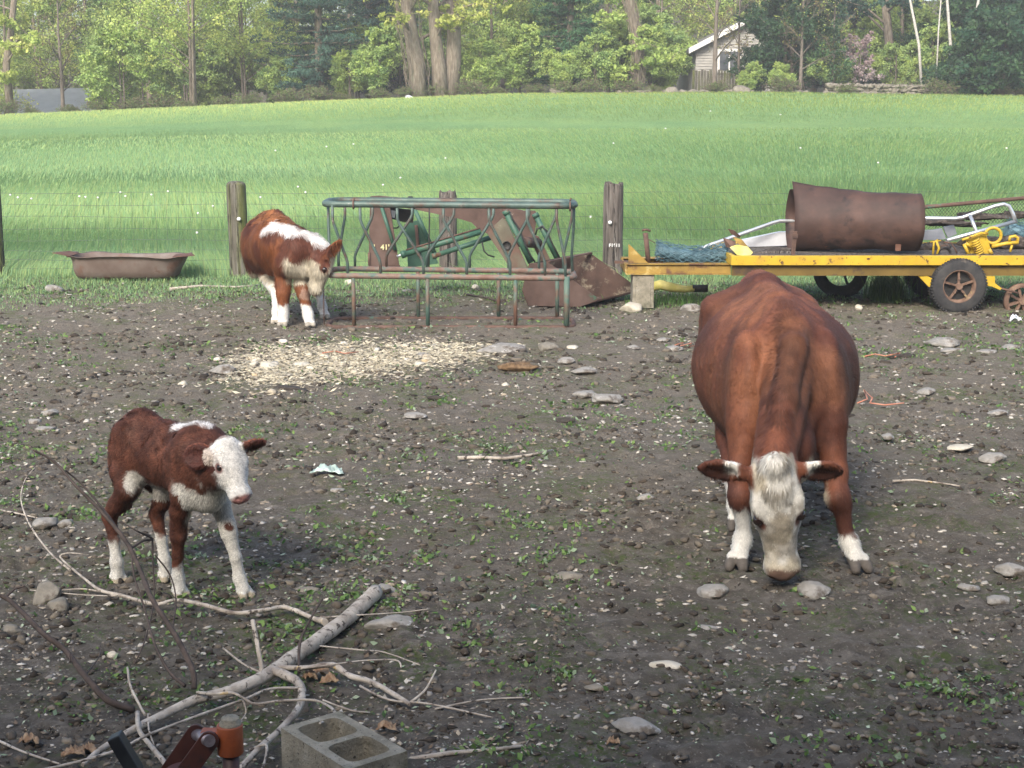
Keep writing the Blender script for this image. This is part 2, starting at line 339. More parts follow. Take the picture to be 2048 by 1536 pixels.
def pebbles(n, smin, smax, cols, pw, seed, flat=.6, S=None, Fc=None, lift=.15, box=None):
    S = S1 if S is None else S; Fc = F1 if Fc is None else Fc
    r = np.random.default_rng(seed)
    x, y = yardpts(n*2, pw=pw) if box is None else box(n)
    if box is None: k_ = r.random(2*n) < .1+1.2*np.clip((fb2(x, y, 1.3, 4, 90+seed)-.40)*3, 0, 1); x, y = x[k_][:n], y[k_][:n]; n = len(x)
    s = (smin+(smax-smin)*r.random(n)**3)*np.sqrt(y/6)
    m = len(S); jit = 1+(r.random((n, m))-.5)*.95
    V = S[None]*jit[..., None]*s[:, None, None]; V[..., 0] *= (1+.8*r.random(n))[:, None]; V[..., 2] *= flat*(.6+.8*r.random(n))[:, None]
    a = r.random(n)*6.28; ca, sa = np.cos(a)[:, None], np.sin(a)[:, None]
    X = V[..., 0]*ca-V[..., 1]*sa+x[:, None]; Yy = V[..., 0]*sa+V[..., 1]*ca+y[:, None]; Z = V[..., 2]+(relief(x, y)+s*flat*lift)[:, None]
    Vv = np.stack([X, Yy, Z], -1).reshape(-1, 3); Ff = (np.array(Fc)[None]+np.arange(n)[:, None, None]*m).reshape(-1, 3)
    c = np.array(cols)[r.integers(0, len(cols), n)]*(.75+.5*r.random((n, 1))); c = np.repeat(c, m, 0); return Vv, Ff, c
clods = [(.06, .048, .037), (.10, .083, .065), (.04, .032, .025), (.15, .128, .10)]
stn = [(.30, .28, .25), (.40, .37, .32), (.22, .20, .18), (.48, .45, .40), (.33, .28, .21), (.2, .17, .14)]
V, F, c = pebbles(26000, .003, .020, clods, 1.0, 1, .7); tag(npobj('earth_clods', V, F, M['chips'], col=c), 'dark crumbs and clods of trodden earth over the yard', None, None, 'stuff')
V, F, c = pebbles(22000, .002, .013, stn, .9, 2, .5); tag(npobj('gravel', V, F, M['chips'], col=c), 'small pale gravel and stone chips scattered over the yard', None, None, 'stuff')
def cards(x, y, s, cols, tilt, seed, asp=.55, lift=.006, z=None):
    """flat little leaves/flakes: curled diamonds of 4 triangles"""
    r = np.random.default_rng(seed); n = len(x)
    B = np.array([(-1, 0, 0), (0, -asp, 0), (1, 0, 0), (0, asp, 0), (0, 0, .22)])
    V = np.repeat(B[None], n, 0)*s[:, None, None]; V[:, [0, 2], 2] += (s*.25*r.random(n))[:, None]; V += (r.random(V.shape)-.5)*s[:, None, None]*.35
    tx = (r.random(n)-.5)*2*tilt; ty = (r.random(n)-.5)*2*tilt; a = r.random(n)*6.28
    X, Yy, Z = V[..., 0], V[..., 1], V[..., 2]; c, q = np.cos(tx)[:, None], np.sin(tx)[:, None]; Yy, Z = Yy*c-Z*q, Yy*q+Z*c
    c, q = np.cos(ty)[:, None], np.sin(ty)[:, None]; X, Z = X*c-Z*q, X*q+Z*c
    c, q = np.cos(a)[:, None], np.sin(a)[:, None]; X, Yy = X*c-Yy*q, X*q+Yy*c
    z0 = (relief(x, y)+lift+s*.3*tilt) if z is None else z
    V = np.stack([X+x[:, None], Yy+y[:, None], Z+z0[:, None]], -1).reshape(-1, 3)
    F = (np.array([(0, 1, 4), (1, 2, 4), (2, 3, 4), (3, 0, 4)])[None]+np.arange(n)[:, None, None]*5).reshape(-1, 3)
    cc = np.repeat(np.array(cols)[r.integers(0, len(cols), n)]*(.75+.5*r.random((n, 1))), 5, 0); return V, F, cc
x, y = yardpts(50000, pw=.75); k = rng.random(len(x)) < .12+1.1*np.clip((fb2(x, y, 1.6, 4, 88)-.42)*3.2, 0, 1); x, y = x[k], y[k]; s = (.003+.015*rng.random(len(x))**3.5)*np.sqrt(y/6)
V, F, c = cards(x, y, s, [(.32, .27, .20), (.38, .34, .27), (.22, .18, .13), (.24, .30, .19), (.32, .38, .27), (.15, .11, .075), (.44, .41, .35), (.2, .15, .11)], .5, 3)
tag(npobj('leaf_litter', V, F, M['chips'], col=c), 'dry leaf fragments and chaff littering the yard', None, None, 'stuff')
# weeds: low rosettes, denser in patches and towards the fence
def weedmask(x, y):
    g = fb2(x, y, .9, 4, 21); g2 = fb2(x, y, 3.5, 3, 22)
    return np.clip((g-.50)*7, 0, 1)*np.clip((g2-.42)*6, 0, 1) + np.clip((y-16.8)/1.6, 0, 1)*.8 + .5*np.clip((x-3.0)/1.5, 0, 1)*np.clip((g-.4)*5, 0, 1)
x, y = yardpts(70000, pw=1.0); k = rng.random(len(x)) < weedmask(x, y)*.22+.008; x, y = x[k], y[k]
n = 8; cx = np.repeat(x, n)+rng.normal(0, .030, len(x)*n)*np.repeat(.6+.08*y, n); cy = np.repeat(y, n)+rng.normal(0, .030, len(x)*n)*np.repeat(.6+.08*y, n)
s = (.004+.013*rng.random(len(cx))**2)*(.9+.05*cy)
V, F, c = cards(cx, cy, s, [(.09, .17, .045), (.13, .22, .06), (.16, .25, .07), (.08, .14, .05), (.20, .28, .10), (.24, .32, .20)], 1.0, 5, .6, .006)
tag(npobj('weeds', V, F, M['leaf'], col=c), 'low green weeds sprouting in patches from the bare earth', None, None, 'stuff')

def blades(x, y, z, h, wd, cols, seed, lean=.8, bend=.5):
    r = np.random.default_rng(seed); n = len(x); a = r.random(n)*6.28; b = r.random(n)*6.28
    ux, uy = np.cos(a)*wd, np.sin(a)*wd; lx, ly = np.cos(b)*h*lean*r.random(n), np.sin(b)*h*lean*r.random(n)
    P = lambda X, Yy, Z: np.stack([X, Yy, Z], -1)
    V = np.stack([P(x-ux, y-uy, z-.02), P(x+ux, y+uy, z-.02), P(x-ux*.7+lx*.4, y-uy*.7+ly*.4, z+h*.55), P(x+ux*.7+lx*.4, y+uy*.7+ly*.4, z+h*.55), P(x+lx*(1+bend), y+ly*(1+bend), z+h*(1-.1*bend))], 1).reshape(-1, 3)
    o = np.arange(n)[:, None]*5; F = np.concatenate([np.concatenate([o+0, o+1, o+3], 1), np.concatenate([o+0, o+3, o+2], 1), np.concatenate([o+2, o+3, o+4], 1)])
    c = np.repeat(np.array(cols)[r.integers(0, len(cols), n)]*(.8+.4*r.random((n, 1))), 5, 0); return V, F, c
gcol = [(.20, .34, .155), (.23, .37, .165), (.27, .40, .16), (.21, .36, .19), (.33, .42, .18)]
def meadow_grass(n, y0, y1, h0, h1, w0, pw, seed, name, label):
    r = np.random.default_rng(seed); u = r.random(n); y = (y0**(1-pw)+u*(y1**(1-pw)-y0**(1-pw)))**(1/(1-pw)); x = (r.random(n)*2-1)*(y*.46+1.5)
    g = fb2(x, y, .8, 3, 31); tall = np.clip((fb2(x, y, .45, 3, 35)-.5)*5, 0, 1)
    h = (h0+(h1-h0)*r.random(n))*(.85+.3*g)*(1+.25*tall*np.clip((24-y)/3, 0, 1))*np.where(y1 < 50, np.clip((50-y)/22, .3, 1), np.clip((y-14)/12, .5, 1)); V, F, c = blades(x, y, zf(x, y), h, w0*(y/20), gcol, seed)
    band = np.clip((fbm(np.stack([x*.05, y*.33, x*0], 1), 3, 41)-.42)*5, 0, 1)
    hue = np.stack([.98+.07*band, .99+.03*band, 1-.05*band], 1)*1.0; hue[:, 0] *= 1+.18*np.clip((y-40)/25, 0, 1); hue[:, 2] *= 1-.25*np.clip((y-40)/25, 0, 1); c = c*np.repeat(hue, 5, 0)
    tag(npobj(name, V, F, M['grass'], col=c), label, None, None, 'stuff')
meadow_grass(175000, 19.9, 45, .09, .25, .0042, 2.2, 51, 'tall_grass', 'taller meadow grass behind the wire fence')
meadow_grass(225000, 20.3, 69, .05, .12, .0042, 1.5, 52, 'meadow_grass', 'short meadow grass up the slope')
# grass growing round the trailer, trough and fence feet
n = 49000; x = rng.uniform(-10, 10, n); y = 16.2+3.9*rng.random(n)**.7; k = fb2(x, y, 1.3, 4, 61)+.17*(y-18) > .44; x, y = x[k], y[k]
V, F, c = blades(x, y, relief(x, y), .02+.07*rng.random(len(x))*np.clip((y-16.5)/2.8, .2, 1), np.full(len(x), .005), gcol, 62); tag(npobj('yard_grass', V, F, M['grass'], col=c), 'short grass creeping from the fence into the yard', None, None, 'stuff')
def tuft(px, py, z, Y, n, h, seed, name='grass_tuft', label='', spread=.12):
    c0 = D(px, py, Y); r = np.random.default_rng(seed); x = c0[0]+r.normal(0, spread, n); y = c0[1]+r.normal(0, spread, n)
    V, F, c = blades(x, y, np.zeros(n), h*(.5+.6*r.random(n)), np.full(n, .005), [(.05, .12, .03), (.08, .17, .04), (.12, .21, .06)], seed, .5, .5); return tag(npobj(name, V, F, M['grass'], org=(c0[0], c0[1], 0), col=c), label, None, None, 'stuff')
tuft(1775, 590, 0, 17.6, 500, .42, 71, label='dark green grass tuft growing under the yellow trailer', spread=.13)
# dandelions
spots = [(20, 395), (35, 400), (158, 398), (170, 399), (195, 400), (240, 390), (250, 397), (302, 395), (335, 388), (425, 418), (395, 432), (393, 472), (520, 400), (610, 390), (595, 378), (765, 375), (800, 360), (706, 292), (652, 297), (1180, 440), (1226, 290), (62, 402), (890, 320), (550, 305), (1560, 232), (1420, 225), (1330, 260), (1600, 300), (1755, 330), (2012, 300)]
def walk(px, py):
    d = ray(px, py); t = 19.6
    while t < 70 and CAMH+d[2]/d[1]*t > zf(d[0]/d[1]*t, t)+.22: t += .1
    return d[0]/d[1]*t, t
dh = None
for i, (px, py) in enumerate(spots):
    x, y = walk(px, py); z = zg(x, y); s = 1+max(0, (y-24)/45)
    if dh is None:
        dh = thing('dandelion', 'white dandelion seed head among the meadow grass', 'dandelion', (x, y, z), 'white dandelion clocks dotted over the meadow')
        mb = MB(); mb.tube([(x, y, z), (x+.02, y, z+.12), (x+.01, y, z+.24)], .004, 5); mb.build('stem', mat('stem', [(.4, (.12, .2, .06)), (.6, (.2, .28, .1))], 5, .7), dh)
        Vb = S2*.018*(1+(rng.random((len(S2), 1))-.5)*.3)+np.array((x+.01, y, z+.26)); npobj('seed_head', Vb, F2, mat('seed_fluff', [(.4, (.7, .7, .68)), (.6, (.8, .8, .8))], 30, 1, bmp=1, bscale=90), dh)
    else:
        o = copy_tree(dh); o.location = (x, y, z); o.scale = (s, s, 1)

# ------------------------------------------------------------------ stones, each a thing
STONES = [ # px, py (foot), width px, height px, tone, label
 (1265, 626, 54, 26, 'p', 'smooth pale oval stone in front of the loader bucket'),
 (1380, 624, 42, 20, 's', 'squarish grey stone left of the cow rump near the trailer tongue'),
 (1005, 708, 116, 18, 's', 'long flat grey slab at the right end of the straw patch'),
 (1095, 704, 42, 22, 'b', 'rounded tan stone just right of the long flat slab'),
 (1146, 700, 28, 12, 'p', 'small white stone right of the rounded tan stone'),
 (447, 748, 54, 22, 's', 'grey lumpy stone at the left edge of the straw patch'),
 (537, 738, 38, 17, 'p', 'cream stone with flat top on the left of the straw patch'),
 (508, 736, 20, 16, 'p', 'small cream stone touching the flat-topped cream stone'),
 (603, 735, 36, 14, 'p', 'cream stone near the middle of the straw patch'),
 (436, 724, 18, 12, 'p', 'single small yellowish stone left above the straw patch'),
 (838, 735, 26, 14, 'p', 'rounded buff stone at the right side of the straw patch'),
 (845, 716, 36, 12, 's', 'flat pale grey stone at the right side of the straw patch'),
 (870, 698, 18, 12, 's', 'small grey stone above the straw patch'),
 (1133, 728, 36, 17, 's', 'jagged light grey stone below the long flat slab'),
 (1166, 748, 58, 14, 's', 'flat pale pointed stone right of the dark bark piece'),
 (1345, 704, 42, 13, 's', 'flat grey stone left of the cow at shoulder height'),
 (1330, 684, 30, 11, 's', 'small flat stone above the flat grey stone left of the cow'),
 (1268, 700, 30, 10, 's', 'low grey stone in the dirt between feeder and cow'),
 (1882, 694, 70, 22, 's', 'large domed grey stone right of the cow rump'),
 (1905, 706, 56, 12, 's', 'flat stone tucked under the large domed grey stone'),
 (1972, 710, 44, 12, 's', 'flat grey stone right of the large domed stone'),
 (2022, 700, 40, 12, 's', 'pale stone at the right edge of the yard, below the trailer wheel'),
 (1716, 622, 18, 14, 'p', 'small upright pale stone under the yellow trailer'),
 (1853, 790, 38, 17, 's', 'pale grey stone right of the cow belly'),
 (1995, 832, 46, 14, 's', 'flat grey stone near the right edge in weeds'),
 (1775, 880, 30, 13, 's', 'small oval grey stone right of the cow shoulder'),
 (1918, 902, 60, 15, 'p', 'long tan bone-shaped stone in the weeds on the right'),
 (1984, 926, 58, 21, 's', 'smooth domed grey stone right of the long tan stone'),
 (1215, 808, 66, 24, 's', 'thin tilted pale slab in the middle of the yard'),
 (1170, 796, 50, 16, 's', 'dirty flat stone left of the thin tilted pale slab'),
 (832, 838, 46, 14, 's', 'low grey stone in the dirt between calf and straw patch'),
 (1428, 1195, 68, 32, 's', 'rough whitish stone left of the cow muzzle'),
 (1625, 1196, 66, 36, 's', 'smooth flat grey stone against the cow muzzle'),
 (2022, 1152, 66, 26, 's', 'flat oval grey stone at the right edge level with the cow hooves'),
 (1935, 1180, 54, 14, 's', 'thin oval stone below right of the cow hoof'),
 (1996, 1210, 62, 22, 's', 'flat grey stone nearest the right edge below the thin oval stone'),
 (96, 1206, 70, 46, 'b', 'brown grey boulder left of the small calf hind hoof'),
 (116, 1222, 42, 30, 'b', 'small brown stone leaning on the brown grey boulder'),
 (88, 1062, 54, 34, 's', 'grey stone at the left edge behind the bent twigs'),
 (130, 1056, 36, 20, 's', 'mottled stone beside the grey stone at the left edge'),
 (92, 865, 48, 15, 's', 'low grey stone left of the small calf rump'),
 (70, 848, 28, 12, 's', 'tiny oval stone above the low grey stone left of the calf'),
 (100, 832, 34, 16, 's', 'bluish grey stone high on the left of the calf rump'),
 (108, 588, 36, 22, 's', 'grey stone in front of the rusty bathtub left end'),
 (785, 1262, 96, 34, 's', 'blue grey flat rock beside the thick end of the fallen branch'),
 (615, 1190, 60, 20, 'b', 'rounded grey stone between calf hoof and branch tip'),
 (765, 1192, 56, 26, 's', 'weathered stone under the thick end of the fallen branch'),
 (1330, 1338, 68, 18, 'p', 'flat pale stone in the right foreground'),
 (1278, 1470, 96, 36, 's', 'half-buried pale rock in the right foreground'),
 (1190, 1382, 48, 16, 'b', 'tan flat stone left of the right foreground rocks'),
 (1420, 1262, 50, 12, 's', 'low flat stone below the rough whitish stone'),
 (225, 1316, 30, 15, 'p', 'small pinkish pale stone in the bend of the branch'),
 (675, 986, 32, 12, 's', 'small grey pebble below the pale green plastic scrap'),
 (366, 776, 20, 16, 'p', 'small yellowish stone left of the straw patch by a tuft'),
 (1140, 1160, 60, 18, 'b', 'pinkish tan stone in the middle foreground'),
 (20, 1270, 46, 22, 'b', 'brown stone at the lower left edge'),
 (700, 572, 22, 16, 'p', 'pale stone on the grass behind the feeder left end'),
 (950, 580, 16, 12, 'p', 'small white stone behind the middle of the feeder'),
 (815, 586, 24, 8, 's', 'thin grey stone behind the feeder legs'),
 (1070, 614, 26, 9, 's', 'flat stone at the foot of the loader bucket'),
 (620, 740, 16, 10, 'p', 'tiny cream stone in the straw patch'),
 (560, 790, 12, 8, 's', 'tiny grey stone at the dark dung patch'),
 (1010, 774, 18, 10, 'p', 'tiny pale stone below the dark bark piece'),
 (1290, 1000, 34, 14, 's', 'grey stone half sunk left of the cow neck'),
]
def stone_mesh(c, rx, ry, rz, seed, rough=.20):
    r = np.random.default_rng(seed); V = S3.copy()
    d = (fbm(V*1.6+seed*3.1, 3, seed)-.5)*2; V = V*(1+rough*2.2*d[:, None])
    for k in range(8):                                        # chipped flat facets
        nn = r.normal(size=3); nn /= np.linalg.norm(nn); q = V@nn; lim = .62+.2*r.random(); V = V-np.clip(q-lim, 0, None)[:, None]*nn*.85
    a = r.uniform(-.5, .5); V = V*np.array((rx, ry, rz)); ca, sa = math.cos(a), math.sin(a)
    return np.stack([V[:, 0]*ca-V[:, 1]*sa, V[:, 0]*sa+V[:, 1]*ca, V[:, 2]], 1)+c
for i, (px, py, wd, ht, tone, lab) in enumerate(STONES):
    p = G(px, py-ht*.25); dpt = p[1]*cp+CAMH*sp; rx = wd/2/FPX*dpt; inc = CAMH/p[1]
    hh = ht/FPX*dpt; rz = max(.5*hh, rx*.22); ry = min(max(rx*.6, (hh-rz)/max(inc, .1)*.6), rx*1.1)
    V = stone_mesh(np.array((p[0], p[1], rz*.35)), rx, ry, rz, 100+i, .09 if tone == 'p' else .18)
    tag(npobj('stone', V, F3, M[{'p': 'stone_pale', 's': 'stone', 'b': 'stone_brown'}[tone]], org=(p[0], p[1], 0), smooth=(i % 3 != 0)), lab, 'stone', 'stones lying about the yard')
# straw patch: chaff and cream pebbles
def strawpts(n):
    r = np.random.default_rng(77); t = r.random(n)**1.2; px = 500+430*t+r.normal(0, 40, n); py = 738-34*t+r.normal(0, 15, n)*(1.5-.8*t)
    d = np.stack([(px-1024)/FPX, cp+(768-py)/FPX*sp, -sp+(768-py)/FPX*cp], 1); tt = -CAMH/d[:, 2]; return d[:, 0]*tt, d[:, 1]*tt
x, y = strawpts(13000); V, F, c = cards(x, y, .010+.030*rng.random(len(x)), [(.50, .45, .33), (.58, .53, .41), (.42, .37, .27), (.36, .32, .25)], .35, 78, .11)
tag(npobj('straw_chaff', V, F, M['chips'], col=c), 'pale yellow straw and chaff spread on the dirt', None, None, 'stuff')
V, F, c = pebbles(200, .006, .026, [(.5, .44, .34), (.42, .37, .29), (.55, .51, .44), (.5, .38, .24)], 1, 79, .6, box=strawpts, lift=.4); tag(npobj('cream_pebbles', V, F, M['chips'], col=c), 'cream pebbles mixed into the straw patch', None, None, 'stuff')
# bark piece, dung, scraps
def lump(name, px, py, wd, ht, m, lab, cat, seed, rough=.3):
    p = G(px, py); dpt = p[1]*cp+CAMH*sp; rx = wd/2/FPX*dpt; V = stone_mesh(np.array((p[0], p[1], .01)), rx, rx*.45, max(.02, ht/2/FPX*dpt), seed, rough); return tag(npobj(name, V, F3, m, org=(p[0], p[1], 0), smooth=True), lab, cat)
M['rot'] = mat('rotten_bark', [(.3, (.05, .03, .018)), (.5, (.13, .08, .04)), (.7, (.24, .16, .09))], 20, .95, 0, (), 1, 60, .01)
M['dung'] = mat('dung', [(.3, (.022, .018, .015)), (.7, (.06, .05, .042))], 20, .9, 0, (), 1, 60, .01)
lump('bark_piece', 1035, 738, 92, 20, M['rot'], 'crumbling brown piece of bark lying below the long flat slab', 'bark', 5)
for i, (px, py, wd, ht, lab) in enumerate([(580, 782, 86, 18, 'dark dung pat below the straw patch'), (870, 798, 40, 10, 'small dark dung pat right of the larger pat'), (1800, 716, 60, 14, 'dark dung pat right of the cow flank'), (235, 886, 40, 12, 'dark dung pat behind the calf rump'), (1130, 843, 50, 12, 'dark dung pat near the middle of the yard'), (400, 660, 50, 8, 'flat dark dung pat left of the far calf')]):
    lump('dung_pat', px, py, wd, ht, M['dung'], lab, 'dung', 300+i, .25)['group'] = 'dung pats in the yard'
def scrap(name, px, py, wd, m, lab, cat, seed, hgt=.03):
    p = G(px, py); rx = wd/2/FPX*(p[1]*cp+CAMH*sp); r = np.random.default_rng(seed); n = 9; u = np.linspace(-1, 1, n); Xg, Yg = np.meshgrid(u, u)
    Xg = Xg+.18*(r.random((n, n))-.5); Yg = Yg+.18*(r.random((n, n))-.5); Z = .012+hgt*r.random((n, n))*(1-.4*(Xg**2+Yg**2)).clip(0)
    V = np.stack([Xg.ravel()*rx*(1-.3*Yg.ravel()), Yg.ravel()*rx*.7, Z.ravel()], 1)+np.array((p[0], p[1], 0)); i = np.arange(n*n).reshape(n, n)
    F = np.stack([i[:-1, :-1], i[:-1, 1:], i[1:, 1:], i[1:, :-1]], -1).reshape(-1, 4); o = npobj(name, V, F, m, org=(p[0], p[1], 0)); s = o.modifiers.new('t', 'SOLIDIFY'); s.thickness = .002; return tag(o, lab, cat)
scrap('plastic_scrap', 655, 948, 56, mat('green_film', [(.4, (.38, .50, .44)), (.6, (.52, .64, .57))], 9, .5), 'crumpled pale green plastic scrap right of the small calf', 'litter', 5, .06)
scrap('paper_scrap', 2030, 646, 22, mat('white_film', [(.4, (.6, .66, .72)), (.6, (.78, .8, .82))], 9, .6), 'small white paper scrap in front of the trailer at the right edge', 'litter', 6, .1)
M['twine'] = mat('orange_twine', [(.4, (.42, .16, .10)), (.6, (.52, .25, .17))], 9, .8)
def twine(pts, lab, seed):
    r = np.random.default_rng(seed); P = [G(*q, .02+.03*r.random()) for q in pts]; mb = MB(); mb.tube(P, .006, 5); o = mb.build('twine', M['twine'], None, P[0]); tag(o, lab, 'twine', 'faded orange baling twine')
twine([(1715, 806), (1735, 798), (1728, 780), (1745, 796), (1740, 806), (1770, 810), (1808, 806)], 'orange twine tangle right of the cow shoulder', 1)
twine([(1350, 690), (1368, 684), (1360, 692), (1384, 686), (1378, 694), (1394, 690)], 'orange twine left of the cow flank', 2)
twine([(1728, 713), (1750, 708), (1770, 712), (1800, 706), (1790, 714)], 'orange twine right of the cow flank', 3)
twine([(645, 706), (670, 702), (690, 707), (720, 703)], 'orange twine in the straw patch', 4)
def stick(px, rad, lab, m='stick', name='stick'):
    P = [G(a, b, rad*1.2) for a, b in px]; n = len(P); mb = MB(); mb.tube(P, [rad*(1-.45*i/(n-1)) for i in range(n)], 7, jit=.12); tag(mb.build(name, M[m], None, P[0]), lab, 'stick', 'loose sticks on the ground')
stick([(915, 916), (960, 915), (1010, 917), (1060, 910), (1105, 900)], .014, 'crooked brown stick lying in the middle of the yard')
stick([(1785, 962), (1830, 960), (1880, 966), (1920, 972)], .008, 'thin stick in the dirt right of the cow head')
stick([(340, 578), (400, 572), (470, 574), (520, 570)], .02, 'long pale stick on the grass in front of the rounded fence post')
stick([(930, 588), (965, 594), (1005, 604)], .014, 'dark stick behind the hay feeder', 'stick_dark')
stick([(820, 1520), (900, 1506), (980, 1500), (1045, 1492)], .011, 'straight stick right of the concrete block', 'stick')
stick([(1010, 1500), (1060, 1478), (1046, 1496)], .006, 'small forked twig beyond the straight stick')
stick([(0, 1020), (40, 1028), (75, 1036)], .006, 'thin twig at the left edge beside the grey stone')
# ------------------------------------------------------------------ animals: implicit bodies -> one continuous surface
def smin(a, b, k):
    h = np.clip(.5+.5*(b-a)/k, 0, 1); return b*(1-h)+a*h-k*h*(1-h)
class Body:
    def __init__(s): s.p = []
    def c(s, a, b, ra, rb, k=.05): s.p.append(('c', np.array(a, float), np.array(b, float), ra, rb, k, 0)); return s
    def chain(s, pts, rad, k=.03):
        for i in range(len(pts)-1): s.c(pts[i], pts[i+1], rad[i], rad[i+1], k)
        return s
    def e(s, c, r, k=.05, ax=None, neg=0):      # ax = 3 rows of axes
        A = np.eye(3) if ax is None else np.array([np.array(q, float)/np.linalg.norm(q) for q in ax]); s.p.append(('e', np.array(c, float), np.array(r, float), A, None, k, neg)); return s
    def mesh(s, h):
        lo = np.min([np.minimum(q[1]-q[3], q[2]-q[4]) if q[0] == 'c' else q[1]-max(q[2]) for q in s.p if not q[6]], 0)-3*h
        hi = np.max([np.maximum(q[1]+q[3], q[2]+q[4]) if q[0] == 'c' else q[1]+max(q[2]) for q in s.p if not q[6]], 0)+3*h
        n = np.ceil((hi-lo)/h).astype(int)+1; Dg = np.full(n, 1.0)
        for q in s.p:
            m = q[5]+3*h
            if q[0] == 'c': l = np.minimum(q[1]-q[3], q[2]-q[4]); u = np.maximum(q[1]+q[3], q[2]+q[4])
            else: l = q[1]-max(q[2]); u = q[1]+max(q[2])
            i0 = np.clip(np.floor((l-m-lo)/h).astype(int), 0, n); i1 = np.clip(np.ceil((u+m-lo)/h).astype(int)+1, 0, n)
            sl = tuple(slice(a, b) for a, b in zip(i0, i1))
            g = np.stack(np.meshgrid(*[lo[j]+h*np.arange(i0[j], i1[j]) for j in range(3)], indexing='ij'), -1)
            if q[0] == 'c':
                ab = q[2]-q[1]; t = np.clip(((g-q[1])@ab)/(ab@ab+1e-12), 0, 1); d = np.linalg.norm(g-q[1]-t[..., None]*ab, axis=-1)-(q[3]+(q[4]-q[3])*t)
            else:
                p = (g-q[1])@q[3].T; k0 = np.linalg.norm(p/q[2], axis=-1); k1 = np.linalg.norm(p/q[2]**2, axis=-1)+1e-9; d = k0*(k0-1)/k1
            if q[6]: Dg[sl] = -smin(-Dg[sl], d, q[5])
            else: Dg[sl] = smin(Dg[sl], d, q[5])
        # surface nets
        S = Dg < 0; cn = [(i, j, k) for i in (0, 1) for j in (0, 1) for k in (0, 1)]
        sh = lambda A, o: A[o[0]:A.shape[0]-1+o[0], o[1]:A.shape[1]-1+o[1], o[2]:A.shape[2]-1+o[2]]
        cnt = sum(sh(S, o).astype(int) for o in cn); act = (cnt > 0) & (cnt < 8)
        idx = -np.ones(act.shape, int); I = np.argwhere(act); idx[act] = np.arange(len(I))
        acc = np.zeros((len(I), 3)); num = np.zeros(len(I))
        for o in cn:
            for ax in range(3):
                if o[ax]: continue
                o2 = list(o); o2[ax] = 1
                a = Dg[I[:, 0]+o[0], I[:, 1]+o[1], I[:, 2]+o[2]]; b = Dg[I[:, 0]+o2[0], I[:, 1]+o2[1], I[:, 2]+o2[2]]; cr = (a < 0) != (b < 0)
                t = np.where(cr, a/(a-b+1e-12*(a == b)), 0); p = np.tile(np.array(o, float), (len(I), 1)); p[:, ax] += t; acc += p*cr[:, None]; num += cr
        V = lo+h*(I+acc/num[:, None]); Fs = []
        for ax in range(3):
            sa = [slice(None)]*3; sb = [slice(None)]*3; sa[ax] = slice(0, -1); sb[ax] = slice(1, None); ch = S[tuple(sa)] != S[tuple(sb)]
            E = np.argwhere(ch); u, v = [(1, 2), (2, 0), (0, 1)][ax]
            E = E[(E[:, u] > 0) & (E[:, v] > 0) & (E[:, u] < act.shape[u]) & (E[:, v] < act.shape[v])]
            def at(du, dv):
                Q = E.copy(); Q[:, u] += du; Q[:, v] += dv; return idx[Q[:, 0], Q[:, 1], Q[:, 2]]
            q = np.stack([at(-1, -1), at(0, -1), at(0, 0), at(-1, 0)], 1); fl = ~S[E[:, 0], E[:, 1], E[:, 2]]; q[fl] = q[fl][:, ::-1]; Fs.append(q)
        F = np.concatenate(Fs)
        # light smoothing
        for _ in range(2):
            sm = np.zeros_like(V); ct = np.zeros(len(V))
            for a in range(4): np.add.at(sm, F[:, a], V[F[:, (a+1) % 4]]); np.add.at(ct, F[:, a], 1)
            V = V*.5+.5*sm/ct[:, None]
        nf = np.cross(V[F[:, 2]]-V[F[:, 0]], V[F[:, 3]]-V[F[:, 1]]); N = np.zeros_like(V)
        for a in range(4): np.add.at(N, F[:, a], nf)
        N /= np.linalg.norm(N, axis=1)[:, None]+1e-12; return V, F, N
def sstep(a, b, x): t = np.clip((x-a)/(b-a), 0, 1); return t*t*(3-2*t)
def mixv(c, col, m): return c*(1-m[:, None])+np.array(col)*m[:, None]
def near(V, a, b, r):     # soft membership of a capsule a-b of radius r
    a = np.array(a, float); b = np.array(b, float); ab = b-a; t = np.clip(((V-a)@ab)/(ab@ab+1e-12), 0, 1); return np.linalg.norm(V-a-t[:, None]*ab, axis=1)-r
def headframe(f, u):
    f = np.array(f, float); f /= np.linalg.norm(f); u = np.array(u, float); u -= f*(u@f); u /= np.linalg.norm(u); return f, np.cross(u, f), u
def add_head(B, P0, f, s, u, L, W=1.0):
    q = lambda a, b, c: P0+L*(a*f+b*W*s+c*u); A = (f, s, u)
    B.e(q(.20, 0, -.15), (L*.24, L*.195*W, L*.19), .03, A)
    B.e(q(.40, 0, -.16), (L*.26, L*.17*W, L*.17), .03, A)
    B.c(q(.42, 0, -.17), q(.84, 0, -.165), L*.155*(.5+.5*W), L*.122*(.5+.5*W), .04)
    B.e(q(.89, 0, -.16), (L*.11, L*.150*W, L*.125), .03, A)          # muzzle
    B.e(q(.88, 0, -.27), (L*.09, L*.10*W, L*.06), .02, A)            # chin
    B.c(q(.22, 0, -.34), q(.80, 0, -.26), L*.13, L*.075, .05)        # jaw
    for sg in (-1, 1):
        B.e(q(.34, sg*.155, -.055), (L*.11, L*.055*W, L*.055), .025, A)   # brow
        B.e(q(.42, sg*.13, -.22), (L*.17, L*.06*W, L*.12), .03, A)        # cheek
        B.e(q(.96, sg*.085, -.115), (L*.034, L*.026, L*.022), .012, A, neg=1)   # nostril
        B.e(q(.40, sg*.19*W, -.085), (L*.045, L*.022, L*.028), .010, A, neg=1)    # eye socket
    B.e(q(.05, 0, -.08), (L*.10, L*.12*W, L*.09), .03, A)            # poll
    return q
